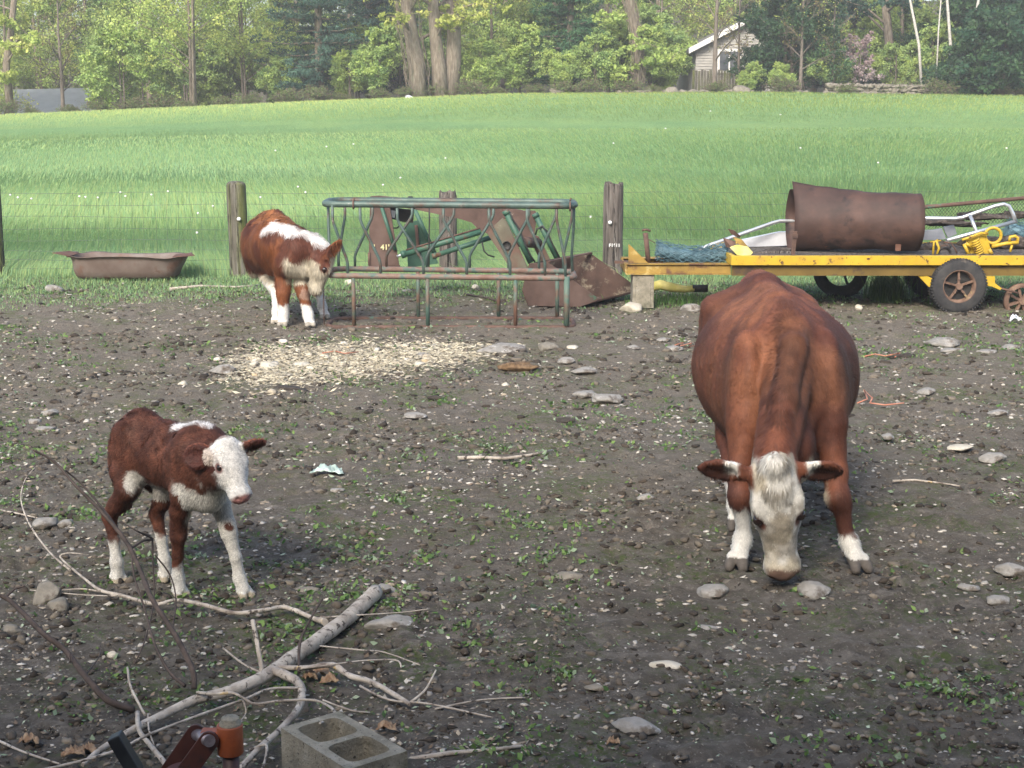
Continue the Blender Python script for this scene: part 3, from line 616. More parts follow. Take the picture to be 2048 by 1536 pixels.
def ear(B, root, tip, nrm, wd, th=.35, hollow=True):
    """leaf-shaped ear; nrm = direction its opening faces"""
    root = np.array(root, float); tip = np.array(tip, float); d = tip-root; Ln = np.linalg.norm(d); d /= Ln; n = np.array(nrm, float); n -= d*(n@d); n /= np.linalg.norm(n); w = np.cross(d, n)
    B.c(root-d*.02, root+d*Ln*.25, wd*.42, wd*.5, .02)
    B.e(root+d*Ln*.55, (Ln*.5, wd, wd*th), .015, (d, w, n))
    if hollow: B.e(root+d*Ln*.60+n*wd*th*.75, (Ln*.36, wd*.66, wd*th*.85), .01, (d, w, n), neg=1)
    return d, w, n
def hoof(B, p, d, r, h=.055):
    """two claws under a fetlock; d = forward direction"""
    p = np.array(p, float); d = np.array(d, float); d /= np.linalg.norm(d); sd = np.array((-d[1], d[0], 0))
    for sg in (-1, 1):
        B.c(p+sd*sg*r*.48+np.array((0, 0, h*.85))-d*r*.1, p+sd*sg*r*.62+np.array((0, 0, h*.28))+d*r*.75, r*.55, r*.50, .008)
def fur(name, V, N, C_, parent, n, ln, wd, flow, seed, lift=.25, mask=None, matn='hair', shade=(.75, 1.3)):
    r = np.random.default_rng(seed); w_ = np.ones(len(V)) if mask is None else mask; i = r.choice(len(V), n, p=w_/w_.sum())
    jit = (r.random((n, 3))-.5)*.012; P = V[i]+jit; nn = N[i]; fl = flow(P); fl = fl-nn*np.sum(fl*nn, 1)[:, None]; fl /= np.linalg.norm(fl, axis=1)[:, None]+1e-9
    fl = fl+(r.random((n, 3))-.5)*.5; P = P-nn*np.sum(jit*nn, 1)[:, None]
    L = (ln if np.isscalar(ln) else ln[i])*(.6+.7*r.random(n)); lf = lift if np.isscalar(lift) else lift[i]
    d1 = fl*(1-lf)[..., None] if not np.isscalar(lf) else fl*(1-lf); d1 = d1+nn*(lf if np.isscalar(lf) else lf[:, None]); d1 /= np.linalg.norm(d1, axis=1)[:, None]
    sd = np.cross(d1, nn); sd /= np.linalg.norm(sd, axis=1)[:, None]+1e-9
    T = P+d1*L[:, None]*.6+nn*0; E = T+(d1*.7+np.array((0, 0, -.45)))*L[:, None]*.45
    b = P-nn*.002; Vv = np.stack([b-sd*wd/2, b+sd*wd/2, T+sd*wd*.35, T-sd*wd*.35, E], 1).reshape(-1, 3); o = np.arange(n)[:, None]*5
    F = np.concatenate([np.concatenate([o, o+1, o+2], 1), np.concatenate([o, o+2, o+3], 1), np.concatenate([o+3, o+2, o+4], 1)])
    cc = C_[i]*(shade[0]+(shade[1]-shade[0])*r.random((n, 1))); Nn = np.repeat(nn, 5, 0)
    return npobj(name, Vv, F, M[matn], parent, col=np.repeat(cc, 5, 0), smooth=True, nrm=Nn)
RED = (.135, .047, .025); RED2 = (.075, .027, .017); WHT = (.56, .54, .49); CREAM = (.50, .45, .35)
def eyes(q, L, W, parent, s, u, z=-.098, f_=.395, side=.168):
    for sg in (-1, 1):
        c = q(f_, sg*side, z); Vb = S3*L*(.044 if W == 1 else .074)*np.array((1, 1, 1))+c; npobj('eye', Vb, F3, M['eye'], parent, smooth=True)

# ---- the cow, head down, facing the camera
def build_cow():
    O = np.array((1.35, 7.10, 0)); L_ = lambda *p: O+np.array(p)
    root = thing('cow', 'large red brown cow with a white face grazing head down towards the camera', 'cow', O)
    B = Body(); e, c = (lambda p, r, k=.06, ax=None: B.e(L_(*p), r, k, ax)), (lambda a, b, ra, rb, k=.05: B.c(L_(*a), L_(*b), ra, rb, k))
    e((.085, 1.00, .795), (.440, .70, .425), .10)
    e((.05, .55, .80), (.34, .55, .43), .10)
    e((.01, .36, .79), (.225, .34, .36), .07)
    e((.02, .36, 1.02), (.10, .40, .20), .07)
    B.chain([L_(.02, .22, 1.14), L_(.04, .6, 1.185), L_(.08, 1.3, 1.20), L_(.10, 1.72, 1.21)], [.055, .06, .065, .06], .10)
    e((.10, 1.55, .93), (.27, .42, .30), .08)
    e((.08, 1.45, .99), (.34, .30, .20), .10)
    for sg in (-1, 1):
        e((.06+sg*.235, 1.42, 1.09), (.09, .15, .07), .08)                              # hook bones
        e((.10+sg*.12, 1.86, 1.08), (.06, .09, .06), .08)
        B.chain([L_(sg*.09+.01, .27, 1.12), L_(sg*.20+.01, .18, .90), L_(sg*.23+.01, .10, .70)], [.03, .04, .05], .06)       # shoulder blade
        e((.08+sg*.19, 1.60, .80), (.15, .24, .32), .08)                                # thigh
    c((.085, 1.78, 1.20), (.085, 1.96, 1.16), .055, .045, .06); c((.10, 1.99, 1.15), (.10, 2.05, .5), .03, .02, .02)   # tail
    for sg in (-1, 1):
        kx = .10+sg*.19; hl_ = [(kx, 1.60, .72), (kx-.01, 1.50, .58), (kx, 1.70, .44), (kx+.01, 1.72, .40), (kx+.03, 1.62, .13), (kx+.03, 1.60, .10)]
        if sg < 0: hl_ = [(-.10, 1.48, .74), (-.13, 1.18, .58), (-.14, 1.10, .43), (-.145, 1.08, .39), (-.155, .68, .13), (-.155, .65, .10)]
        B.chain([L_(*p) for p in hl_], [.13, .10, .066, .055, .038, .046], .04)
        hoof(B, L_(hl_[-1][0], hl_[-1][1]-.03, 0), (0, -1, 0), .050, .07)
    # shoulders and forelegs
    for sg, xs_, kx, hx, kf in ((-1, -.20, -.235, -.225, .0), (1, .215, .235, .30, -.03)):
        e((xs_*.95, .26, .84), (.085, .20, .28), .05, None)
        e((xs_*1.0, .17, .70), (.08, .14, .14), .05, None)
        B.chain([L_(xs_, .12, .66), L_(kx-.0*sg, .05, .46), L_(kx, .02+kf, .345), L_(kx+(hx-kx)*.3, .01+kf, .31), L_(hx-.03*sg*.5, .0+kf, .14)], [.090, .062, .054, .044, .035], .03)
        e((kx, .005+kf, .345), (.054, .054, .06), .03); e((hx, -.005+kf, .125), (.048, .048, .05), .03)
        B.c(L_(hx, -.02+kf, .11), L_(hx+.02*sg, -.06+kf, .055), .042, .045, .02)
        hoof(B, L_(hx+.03*sg, -.075+kf, 0), (.25*sg, -1, 0), .054, .07)
        e((hx+.02*sg, .06+kf, .075), (.03, .02, .02), .02)
    e((.0, .0, .60), (.12, .20, .17), .06); e((0, .35, .46), (.16, .4, .10), .08); e((.08, 1.35, .42), (.15, .2, .09), .06)   # brisket, girth, udder
    # neck
    c((.02, .16, .96), (-.155, -.42, .62), .125, .098, .04); c((.02, .16, .80), (-.14, -.34, .50), .10, .07, .04)
    B.chain([L_(.02, .25, 1.15), L_(.0, .03, 1.07), L_(-.08, -.22, .87), L_(-.155, -.45, .68)], [.05, .062, .062, .048], .035)
    # head
    P0 = L_(-.168, -.545, .635); f, s, u = headframe((.078, .055, -.56), (0, -1, -.12)); L = .605
    q = add_head(B, P0, f, s, u, L, .98)
    e((-.168, -.535, .635), (.055, .05, .05), .035)
    for sg, tp in ((-1, L_(-.495, -.44, .60)), (1, L_(.155, -.44, .575))):
        rt = q(.10, sg*.17, -.14)
        if (tp-rt)@s*sg < 0: rt = q(.10, -sg*.17, -.14)
        ear(B, rt, tp, (0, -.80, -.60), .068, .34)
    V, F, N = B.mesh(.0125); Vl = V-O; bd_ = sstep(.35, .6, V[:, 2])*(Vl[:, 1] > -.1)
    V = V+N*((fbm(Vl*(5, 5, 2.2), 3, 50)-.5)*.045*bd_+(fbm(Vl*13, 2, 51)-.5)*.012*bd_+(fbm(Vl*24, 2, 52)-.5)*.010*(Vl[:, 1] < -.3))[:, None]; Vl = V-O
    # coat pattern
    nz = (fbm(Vl*14, 3, 3)-.5); nb = (fbm(Vl*3.0, 3, 8)-.5); col = mixv(np.tile(RED, (len(V), 1)).astype(float), RED2, sstep(-.10, .14, nb)); col = mixv(col, (.22, .095, .045), sstep(.05, .2, fbm(Vl*2.2+7, 3, 14)-.5)*.4)
    hd = (V-P0)/L; hf, hs, hu = hd@f, hd@s, hd@u
    inhead = (hf > -.12) & (Vl[:, 1] < -.20) & (np.abs(hs) < .42)
    face = sstep(.05, -.02, np.abs(hs)-.235-nz*.06)*sstep(-.04, .02, hf+nz*.05+.10*(hu > -.06))*sstep(-.40, -.32, hu+nz*.08)*(Vl[:, 1] < -.22)
    face = face*(1-sstep(.14, .17, np.abs(hs)-.0)*sstep(.24, .17, hf)*sstep(-.03, -.08, hu))
    col = mixv(col, WHT, face*(Vl[:, 1] < -.15))
    yel = sstep(.02, .22, fbm(Vl*9, 3, 31)-.45)*face; col = mixv(col, (.42, .35, .23), yel*.7); dk = sstep(.0, .16, fbm(Vl*(22, 22, 12)+nz[:, None]*1.5, 3, 33)-.49)*face; col = mixv(col, (.20, .175, .14), dk*.7)
    nose = sstep(.86, .90, hf+nz*.12)*sstep(.15, .11, np.abs(hs))*(Vl[:, 1] < -.2); col = mixv(col, (.13, .075, .055), nose*.95)
    for sg in (-1, 1):       # reddish rims at the eyes
        ex = near(V, q(.41, sg*.175, -.07), q(.49, sg*.150, -.07), .012); col = mixv(col, (.10, .035, .022), sstep(.030, .008, ex))
        eyem = ex if sg < 0 else np.minimum(eyem, ex)
    earx = (np.abs(Vl[:, 0]+.17) > .13) & (Vl[:, 1] < -.25) & (Vl[:, 2] > .47)
    wp = sstep(.038, .018, np.abs(np.abs(Vl[:, 0]+.17)-.185-nz*.05))*earx*sstep(.555, .575, Vl[:, 2]+nz*.04)*(Vl[:, 2] < .66)*(Vl[:, 1] < -.38); col = mixv(col, WHT, wp)
    inner = earx*sstep(.17, .20, np.abs(Vl[:, 0]+.17))*sstep(.05, -.25, N[:, 1])*sstep(.603, .580, Vl[:, 2]+nz*.02); col = mixv(col, (.035, .014, .010), inner*.9)
    # white socks, underline, brisket
    fr = Vl[:, 1] < .35; hl = Vl[:, 1] > 1.2
    col = mixv(col, WHT, fr*sstep(.18, .155, Vl[:, 2]+nz*.12-.10*(Vl[:, 0] < 0))*(Vl[:, 1] > -.30))
    hl = Vl[:, 1] > .5; col = mixv(col, WHT, hl*sstep(.27, .24, Vl[:, 2]+nz*.15))
    und = sstep(.40, .37, Vl[:, 2]+nz*.15)*(Vl[:, 2] > .3)*sstep(.16, .12, np.abs(Vl[:, 0]-.04))*(Vl[:, 1] > -.1)*(Vl[:, 1] < 1.5); col = mixv(col, CREAM, und)
    bri = sstep(.56, .51, Vl[:, 2]+nz*.12)*sstep(.11, .07, np.abs(Vl[:, 0]-.05))*(Vl[:, 1] > -.32)*(Vl[:, 1] < .25); col = mixv(col, CREAM, bri*(Vl[:, 2] > .3))
    bone = near(V, L_(.10, 1.80, 1.235), L_(.10, 1.98, 1.19), .05); col = mixv(col, (.17, .075, .055), sstep(.03, .0, bone))
    hv = (Vl[:, 2] < .065)*(Vl[:, 1] > -.28); col = mixv(col, (.075, .062, .052), hv*.95)
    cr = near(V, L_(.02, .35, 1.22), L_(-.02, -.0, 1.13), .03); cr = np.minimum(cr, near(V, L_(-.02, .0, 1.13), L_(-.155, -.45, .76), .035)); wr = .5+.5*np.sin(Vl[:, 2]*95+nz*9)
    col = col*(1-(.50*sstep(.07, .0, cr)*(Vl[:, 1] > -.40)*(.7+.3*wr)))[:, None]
    st = 1+(fbm(Vl*(24, 24, 5), 3, 71)-.5)*.7*(Vl[:, 2] > .3)*(face < .5); col = col*st[:, None]
    col = np.where(((face < .5) & (Vl[:, 2] > .35))[:, None], col*(1+.22*sstep(.2, .9, N[:, 2]))[:, None], col)  # light from above painted in: upward-facing coat brightened in the colour
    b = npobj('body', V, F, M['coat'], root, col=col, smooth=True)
    eyes(q, L, 1, root, s, u, z=-.072, f_=.45, side=.160)
    def flow(P):
        p = P-O; d = np.tile((0, .35, -1.0), (len(P), 1)); top = sstep(.9, 1.15, p[:, 2])*(p[:, 1] > .1); d[:, 1] += top*1.4; hh = p[:, 1] < -.2; d[hh] = (0, .1, -1); return d
    ln = np.where(face > .5, .011, .017); ln = np.where(earx, .014, ln); crest = near(V, L_(.02, .3, 1.2), L_(-.155, -.42, .71), .05) < .03; ln = np.where(crest, .034, ln); ln = np.where(Vl[:, 2] < .1, .008, ln)
    poll = near(V, L_(-.168, -.56, .64), L_(-.155, -.60, .50), .06) < .03; ln = np.where(poll, .032, ln)
    fur('coat', V, N, col, root, 90000, ln, .0035, flow, 5, .16, mask=np.where(Vl[:, 2] < .07, 0, 1.0)*np.where(nose > .3, 0, 1.)*np.where(eyem < .025, 0, 1.)*np.where(Vl[:, 1] < 0, 1.3, 1))
build_cow()

# ---- the small calf, three-quarter view
def build_calf():
    O = np.array((-1.57, 6.72, 0)); H = np.array((.74, -.67, 0)); H /= np.linalg.norm(H); Lf = np.array((-H[1], H[0], 0))
    T = lambda x, y, z: O+H*x+Lf*y+np.array((0, 0, z)); A = (H, Lf, (0, 0, 1))
    root = thing('calf', 'small curly brown and white newborn calf standing with pink nose at the left', 'calf', O)
    B = Body(); e = lambda p, r, k=.04: B.e(T(*p), r, k, A)
    e((-.01, 0, .625), (.31, .115, .145), .06); e((.20, 0, .61), (.15, .115, .175), .05); e((-.22, 0, .655), (.14, .120, .145), .05)
    B.chain([T(.20, 0, .755), T(0, 0, .745), T(-.22, 0, .765), T(-.32, 0, .735)], [.035, .035, .045, .035], .06)
    e((-.235, -.085, .73), (.05, .035, .035), .05); e((-.235, .085, .73), (.05, .035, .035), .05)
    for sg in (-1, 1): e((-.25, sg*.07, .58), (.115, .062, .17), .05); e((.21, sg*.08, .62), (.085, .045, .15), .04); e((.22, sg*.075, .52), (.06, .045, .08), .04)
    B.chain([T(-.345, 0, .72), T(-.375, .0, .62), T(-.38, .0, .42), T(-.37, 0, .34)], [.024, .02, .017, .026], .02)
    # hind legs: near (right), far (left)
    B.chain([T(-.24, -.09, .54), T(-.20, -.105, .46), T(-.27, -.115, .38), T(-.335, -.122, .315), T(-.30, -.126, .20), T(-.285, -.128, .10), T(-.28, -.128, .04)], [.064, .050, .040, .033, .023, .027, .030], .02)
    B.chain([T(-.20, .07, .54), T(-.13, .06, .46), T(-.16, .055, .38), T(-.205, .05, .315), T(-.165, .045, .20), T(-.147, .044, .10), T(-.14, .044, .04)], [.070, .055, .039, .032, .023, .027, .030], .02)
    # forelegs: near (right, brown), far (left, white, stepping out)
    B.chain([T(.20, -.075, .52), T(.17, -.075, .43), T(.135, -.066, .335), T(.13, -.064, .30), T(.112, -.06, .20), T(.103, -.058, .09), T(.115, -.058, .04)], [.058, .043, .034, .035, .023, .027, .030], .02)
    B.chain([T(.22, .08, .52), T(.235, .095, .43), T(.265, .108, .335), T(.275, .110, .30), T(.305, .12, .19), T(.315, .13, .09), T(.335, .135, .04)], [.054, .041, .033, .035, .024, .027, .030], .02)
    for p in ((-.275, -.128), (-.135, .044), (.12, -.058), (.345, .137)): hoof(B, T(p[0]-.01, p[1], 0), H, .036, .042)
    # chest, neck
    e((.28, 0, .545), (.09, .085, .12), .04)
    P0 = np.array((-1.238, 6.375, .785)); f, s, u = headframe((.10, -.115, -.225), (.85, -1, .60)); L = .272
    nk = T(.25, .0, .69); B.c(nk, P0+f*.09-u*.075, .125, .075, .05); B.c(T(.27, 0, .60), P0+f*.12-u*.10, .10, .055, .05)
    q = add_head(B, P0, f, s, u, L, 1.22)
    B.e(q(.12, 0, -.08), (L*.20, L*.22, L*.13), .03, (f, s, u))
    sR = -1 if (s@np.array((-1, 0, 0))) < 0 else 1
    ear(B, q(.15, sR*.17, -.16), np.array((-1.425, 6.37, .715)), (.15, -1, .35), .056, .30)
    ear(B, q(.13, -sR*.17, -.14), np.array((-1.082, 6.40, .778)), (.6, -.5, -.5), .044, .34)
    V, F, N = B.mesh(.0062); loc = V-O; lx, ly, lz = loc@H, loc@Lf, V[:, 2]
    nz = fbm(V*22, 3, 4)-.5; nb = fbm(V*8, 3, 5)-.5; B1 = np.array((.095, .036, .022)); col = mixv(np.tile(B1, (len(V), 1)), (.075, .028, .018), sstep(-.08, .12, nb)); col = col*(1+(fbm(V*(34, 34, 26), 3, 12)-.5)*1.5)[:, None]
    hd = (V-P0)/L; hf, hs, hu = hd@f, hd@s, hd@u
    inh = (hf > -.15) & (hu > -.58) & (hu < .25) & (lx > .28) & (np.abs(hs) < .36) & (hf < 1.2)
    dn = near(V, P0+f*L*.1-u*L*.12, P0+f*L*.9-u*L*.2, L*.24); white = sstep(.02, .004, dn+nz*.02)*sstep(-.12, -.02, hf+nz*.1)
    col = mixv(col, (.70, .68, .64), white)
    # white throat, brisket, front leg, belly, groin, withers
    ch = sstep(.575, .525, lz+nz*.16-.12*sstep(.0, .10, ly))*sstep(.17, .23, lx+nz*.05+.1*sstep(0, .06, ly)); col = mixv(col, WHT, ch*(1-sstep(.0, -.03, ly+.052+nz*.03)*(lz < .52)*(lx < .24)))
    far = (lx > .17)*(ly > .035)*(lz < .56); col = mixv(col, WHT, far*1.0)
    spot = near(V, T(.30, .085, .345), T(.295, .10, .33), .014); col = mixv(col, B1, sstep(.01, .0, spot))
    bel = sstep(.53, .49, lz+nz*.10)*(lx > -.20)*(lx < .12)*(lz > .40)*sstep(.30, .24, np.abs(ly)+.2)
    gr = near(V, T(-.125, -.12, .515), T(-.085, -.09, .44), .040); col = mixv(col, WHT, np.maximum(bel*.8, sstep(.02, 0, gr+nz*.03)))
    wi = near(V, T(.12, 0, .79), T(.26, .01, .77), .042); col = mixv(col, (.72, .70, .68), sstep(.014, .0, wi+nz*.02))
    sock = np.where((lx > .0), .145, .20); sock = np.where((lx > -.25) & (lx < .0), .225, sock)
    col = mixv(col, (.62, .60, .55), sstep(.015, -.015, lz-sock+nz*.10))
    # muzzle, ears, eyes
    col = mixv(col, (.42, .20, .18), sstep(.91, .97, hf+nz*.05)*sstep(.26, .20, np.abs(hs))*sstep(-.36, -.26, hu)*(lx > .2))
    for sg in (-1, 1): ex = near(V, q(.385, sg*.20, -.10), q(.41, sg*.20, -.10), .014); eyem = ex if sg < 0 else np.minimum(eyem, ex); col = mixv(col, (.22, .12, .11), sstep(.012, .002, ex))
    earm = ((near(V, q(.15, sR*.25, -.16), (-1.425, 6.37, .715), .04) < .03) | (near(V, q(.13, -sR*.32, -.14), (-1.082, 6.40, .778), .03) < .03)) & (dn > .012)
    col = np.where(earm[:, None], mixv(np.tile((.24, .085, .045), (len(V), 1)), (.075, .025, .018), sstep(.2, .6, -N[:, 1])), col)
    er = near(V, q(.13, -sR*.30, -.14), q(.13, -sR*.42, -.10), .03); col = mixv(col, (.7, .68, .64), sstep(.012, .0, er)*(N[:, 2] > -.2)); rim = near(V, q(.15, sR*.19, -.16), q(.15, sR*.27, -.14), .03); col = mixv(col, (.55, .48, .42), sstep(.012, .0, rim)*earm)
    hv = lz < .028; col = mixv(col, (.40, .33, .22), hv*.8)
    npobj('body', V, F, M['curly'], root, col=col, smooth=True); eyes(q, L, 1.22, root, s, u, side=.172)
    def flow(P):
        d = np.tile(-H*.8+np.array((0, 0, -1.0)), (len(P), 1)); n3 = np.stack([fbm(P*26, 2, 60+i)-.5 for i in range(3)], 1); p = P-O; w = sstep(.3, .5, P[:, 2])*sstep(.3, .1, p@H); return d+n3*7*w[:, None]
    ln = np.where(white > .5, .007, .013); ln = np.where(lz < .35, .007, ln); ln = np.where(wi < .01, .03, ln); ln = np.where(earm, .012, ln); msk = np.where((hf > .82) & (lx > .2) & (lz > .5), .05, 1.0)*np.where(lz < .03, .1, 1)*np.where(eyem < .012, 0, 1)
    fur('coat', V, N, col, root, 90000, ln, .0026, flow, 6, np.where(lz < .35, .15, .38), mask=msk, shade=(.5, 1.6))
build_calf()

# ---- the older calf beyond, neck bent round to its flank
def build_yearling():
    O = np.array((-2.25, 15.40, 0)); W_ = lambda *p: O+np.array(p)
    root = thing('calf', 'shaggy older calf with white mane twisting its head down beside the hay feeder', 'calf', O)
    B = Body(); e = lambda p, r, k=.06, ax=None: B.e(W_(*p), r, k, ax)
    ax = ((-.42, .9, 0), (.9, .42, 0), (0, 0, 1))
    e((-.34, .80, .76), (.40, .315, .315), .10, ax); e((-.22, .40, .79), (.36, .27, .30), .10, ax); e((-.06, .12, .76), (.20, .19, .27), .08)
    B.chain([W_(-.10, .22, 1.0), W_(-.28, .65, 1.055), W_(-.42, 1.05, 1.04)], [.07, .08, .07], .08)
    e((-.42, 1.0, .80), (.27, .27, .27), .08)
    for sg in (-1, 1): e((-.42+sg*.14, 1.0+sg*.03, .62), (.11, .16, .22), .06)
    # legs
    B.chain([W_(-.42, .85, .5), W_(-.35, .62, .40), W_(-.22, .28, .30), W_(-.22, .20, .12), W_(-.22, .18, .05)], [.10, .07, .055, .04, .045], .04)
    B.chain([W_(-.12, .95, .5), W_(.02, .9, .40), W_(.13, .85, .34), W_(.21, .62, .12), W_(.23, .58, .05)], [.10, .07, .055, .042, .045], .04)
    B.chain([W_(-.12, .10, .60), W_(-.12, .06, .42), W_(-.115, .03, .34), W_(-.12, .02, .12), W_(-.12, .01, .05)], [.095, .072, .066, .052, .055], .04)
    B.chain([W_(.06, .10, .60), W_(.075, .06, .42), W_(.09, .03, .34), W_(.14, .0, .12), W_(.155, -.02, .05)], [.09, .068, .060, .050, .055], .04)
    for p, d in (((-.22, .17, 0), (0, -1, 0)), ((.24, .56, 0), (.2, -1, 0)), ((-.12, -.005, 0), (-.1, -1, 0)), ((.16, -.035, 0), (.3, -1, 0))): hoof(B, W_(*p), d, .052, .06)
    # neck sweeping to the right and head hanging down, poll high
    B.chain([W_(-.12, .15, .84), W_(.05, .04, .80), W_(.22, .02, .765), W_(.32, .05, .735)], [.215, .18, .125, .10], .05)
    B.chain([W_(-.15, .16, 1.0), W_(.04, .06, .95), W_(.22, .03, .86), W_(.33, .04, .78)], [.06, .06, .045, .04], .06)
    B.c(W_(-.03, -.02, .66), W_(.10, -.02, .60), .15, .09, .05)
    P0 = W_(.43, -.07, .765); f, s, u = headframe((-.11, .0, -.385), (1, .05, -.25)); L = .46
    q = add_head(B, P0, f, s, u, L, 1.12); near_s = -1 if s[1] > 0 else 1
    ear(B, q(.12, near_s*.17, -.17), W_(.51, -.18, .90), (.7, -.8, -.1), .05, .36)
    ear(B, q(.12, -near_s*.17, -.17), W_(.42, .25, .80), (.8, .5, -.1), .045, .36)
    V, F, N = B.mesh(.0135); Vl = V-O; nz = fbm(Vl*12, 3, 4)-.5; nb = fbm(Vl*5, 3, 9)-.5
    R1 = np.array((.20, .068, .026)); col = mixv(np.tile(R1, (len(V), 1)), (.30, .12, .045), sstep(.9, 1.1, Vl[:, 2]+nb*.2)*(Vl[:, 0] < .0)); col = mixv(col, (.11, .036, .02), sstep(.0, .15, nb))
    hd = (V-P0)/L; hf, hs, hu = hd@f, hd@s, hd@u
    # cream chest / throat / face
    chest = sstep(.72, .67, Vl[:, 2]+nz*.10+.05*np.sin(Vl[:, 0]*26)*.6)*sstep(-.10, -.04, Vl[:, 0]+nz*.05)*(Vl[:, 1] < .30)*(Vl[:, 2] > .38)
    hw = near(V, q(.25, 0, -.18), q(.9, 0, -.18), L*.22); cream = np.maximum(chest, sstep(.03, .0, hw+nz*.03)*sstep(.30, .38, hf+nz*.2)); col = mixv(col, CREAM, cream)
    bp = near(V, q(.20, near_s*.20, -.12), q(.36, near_s*.22, -.14), .035); col = mixv(col, (.11, .036, .02), sstep(.015, .0, bp))
    mane = near(V, W_(-.25, .12, 1.02), W_(-.02, .0, .99), .05); mane2 = near(V, W_(-.02, .0, .99), W_(.30, -.02, .83), .045); mn = np.minimum(mane, mane2); col = mixv(col, (.78, .76, .74), sstep(.03, .0, mn+nz*.03))
    bel = sstep(.50, .46, Vl[:, 2]+nz*.1)*(Vl[:, 2] > .36)*(Vl[:, 1] > .25); col = mixv(col, CREAM, bel)
    fl = (Vl[:, 1] < .12); col = mixv(col, R1, fl*(hw > .02)*sstep(.46, .43, Vl[:, 2])*sstep(.16, .19, Vl[:, 2]))
    col = mixv(col, (.70, .68, .64), sstep(.235, .215, Vl[:, 2]+nz*.10-.16*(Vl[:, 1] > .14))*(hw > .02))
    col = mixv(col, (.32, .20, .15), sstep(.93, .97, hf)*(hf < 1.2)*(np.abs(hs) < .2)*(np.abs(hu) < .5)); col = mixv(col, (.25, .22, .17), (Vl[:, 2] < .05)*.8)
    npobj('body', V, F, M['coat'], root, col=col, smooth=True); eyes(q, L, 1.12, root, s, u)
    def flow(P):
        d = np.tile((.1, .1, -1.0), (len(P), 1)); n3 = np.stack([fbm(P*14, 2, 70+i)-.5 for i in range(3)], 1); return d+n3*2
    ln = np.where(Vl[:, 2] > .42, .05, .02); ln = np.where(mn < .02, .085, ln); ln = np.where(hw < .02, .025, ln); ln = np.where(cream > .5, .045, ln)
    fur('coat', V, N, col, root, 60000, ln, .006, flow, 8, .22, mask=np.where(Vl[:, 2] < .08, .1, 1)*np.where(mn < .02, 3, 1))
build_yearling()
# ------------------------------------------------------------------ fence posts and wire
M['mark_white'] = mat('white_mark_paint', [(.4, (.62, .63, .62)), (.6, (.75, .75, .74))], 9, .6)
M['mark_yellow'] = mat('yellow_mark_paint', [(.4, (.6, .56, .28)), (.6, (.68, .64, .36))], 9, .6)
def lettering(name, txt, c, h, m, parent):
    cu = bpy.data.curves.new(name, 'FONT'); cu.body = txt; cu.size = h*1.35; cu.extrude = .002; cu.align_x = 'CENTER'; cu.align_y = 'CENTER'; cu.offset = .002
    t = bpy.data.objects.new('tmp', cu); C.objects.link(t); bpy.context.view_layer.update(); me = bpy.data.meshes.new_from_object(t.evaluated_get(bpy.context.evaluated_depsgraph_get()))
    bpy.data.objects.remove(t); v = np.empty(len(me.vertices)*3); me.vertices.foreach_get('co', v); v = v.reshape(-1, 3); v = np.stack([v[:, 0], -v[:, 2], v[:, 1]], 1)+np.array(c)-ORG[parent]
    me.vertices.foreach_set('co', v.ravel()); me.update(); me.materials.clear(); return link(me, name, m, parent)
FY = 20.05
def post(px, ytop, r, m, lab, shape, lean=0, cap=None, Y=FY):
    b = D(px, 550, Y); X = b[0]; H = D(px, ytop, Y)[2]; t = thing('fence_post', lab, 'fence post', (X, Y, 0), 'weathered fence posts')
    n = 28; V = []; rows = 26; r0 = np.random.default_rng(abs(int(px))); gr = (r0.random(n)-.5)*.14
    zs = list(np.linspace(-.15, H-.06, rows))+[H-.03, H-.008, H]
    for i, z in enumerate(zs):
        f = 1.04-.04*z/H; f *= (1, 1, 1)[0] if i < rows else {0: .93 if shape == 'dome' else .99, 1: .70 if shape == 'dome' else .97, 2: .34 if shape == 'dome' else .9}[i-rows]
        for k in range(n):
            a = 6.2832*k/n; rr = r*f*(1+gr[k]*.8+.02*math.sin(z*7+k)); dz = 0 if shape == 'dome' or i < rows else (r0.random()-.5)*.05-(.03 if abs(math.sin(a*1.5+px)) > .8 else 0)
            V.append((X+lean*z+rr*math.cos(a), Y+rr*math.sin(a), z+dz))
    m_ = len(zs); F = [(i*n+k, i*n+(k+1) % n, (i+1)*n+(k+1) % n, (i+1)*n+k) for i in range(m_-1) for k in range(n)]
    mb = MB(); mb.add(V, F, True); mb.f.append(tuple((m_-1)*n+k for k in range(n))); mb.sm.append(False); mb.build('timber', m, t)
    if cap:
        c = D(cap[0], cap[1], Y-r-.01); mb = MB(); mb.lathe(c, (0, -1, 0), [(.0, .035), (.018, .033), (.026, .02), (.026, 0), (.018, -.02)], 12); mb.build('insulator', M['white_cap'], t)
    return t, X
p1_, X1 = post(480, 362, .128, M['post'], 'round-topped grey fence post with green algae, left of the far calf', 'dome', -.015, (478, 438))
p2_, X2 = post(897, 382, .115, M['post_dark'], 'dark brown fence post behind the hay feeder and loader', 'rough', 0)
p3_, X3 = post(1225, 366, .128, M['post_dark'], 'grey cracked fence post with white painted number, left of the trailer tongue', 'rough', 0, (1220, 445))
p4_, X4 = post(-8, 362, .115, M['post'], 'pale fence post cut by the left edge of the picture', 'rough', 0)
p5_, X5 = post(1694, 400, .10, M['post'], 'fence post standing hidden behind the trailer bed', 'rough', 0)
c = D(1229, 491, FY-.128*1.06); lettering('painted_number', 'F1611', c, .045, M['mark_white'], p3_)
wf = thing('wire_fence', 'thin woven wire mesh fence strung along the meadow edge', 'wire fence', (0, FY, 0))
mb = MB()
zs = [.10, .22, .35, .49, .64, .80, .96, 1.12]
for z in zs:
    P = [(x, FY-.0, z+.012*math.sin(x*1.9+z*9)) for x in np.arange(-9.5, 11, .5)]; mb.tube(P, .0021, 4, cap=False)
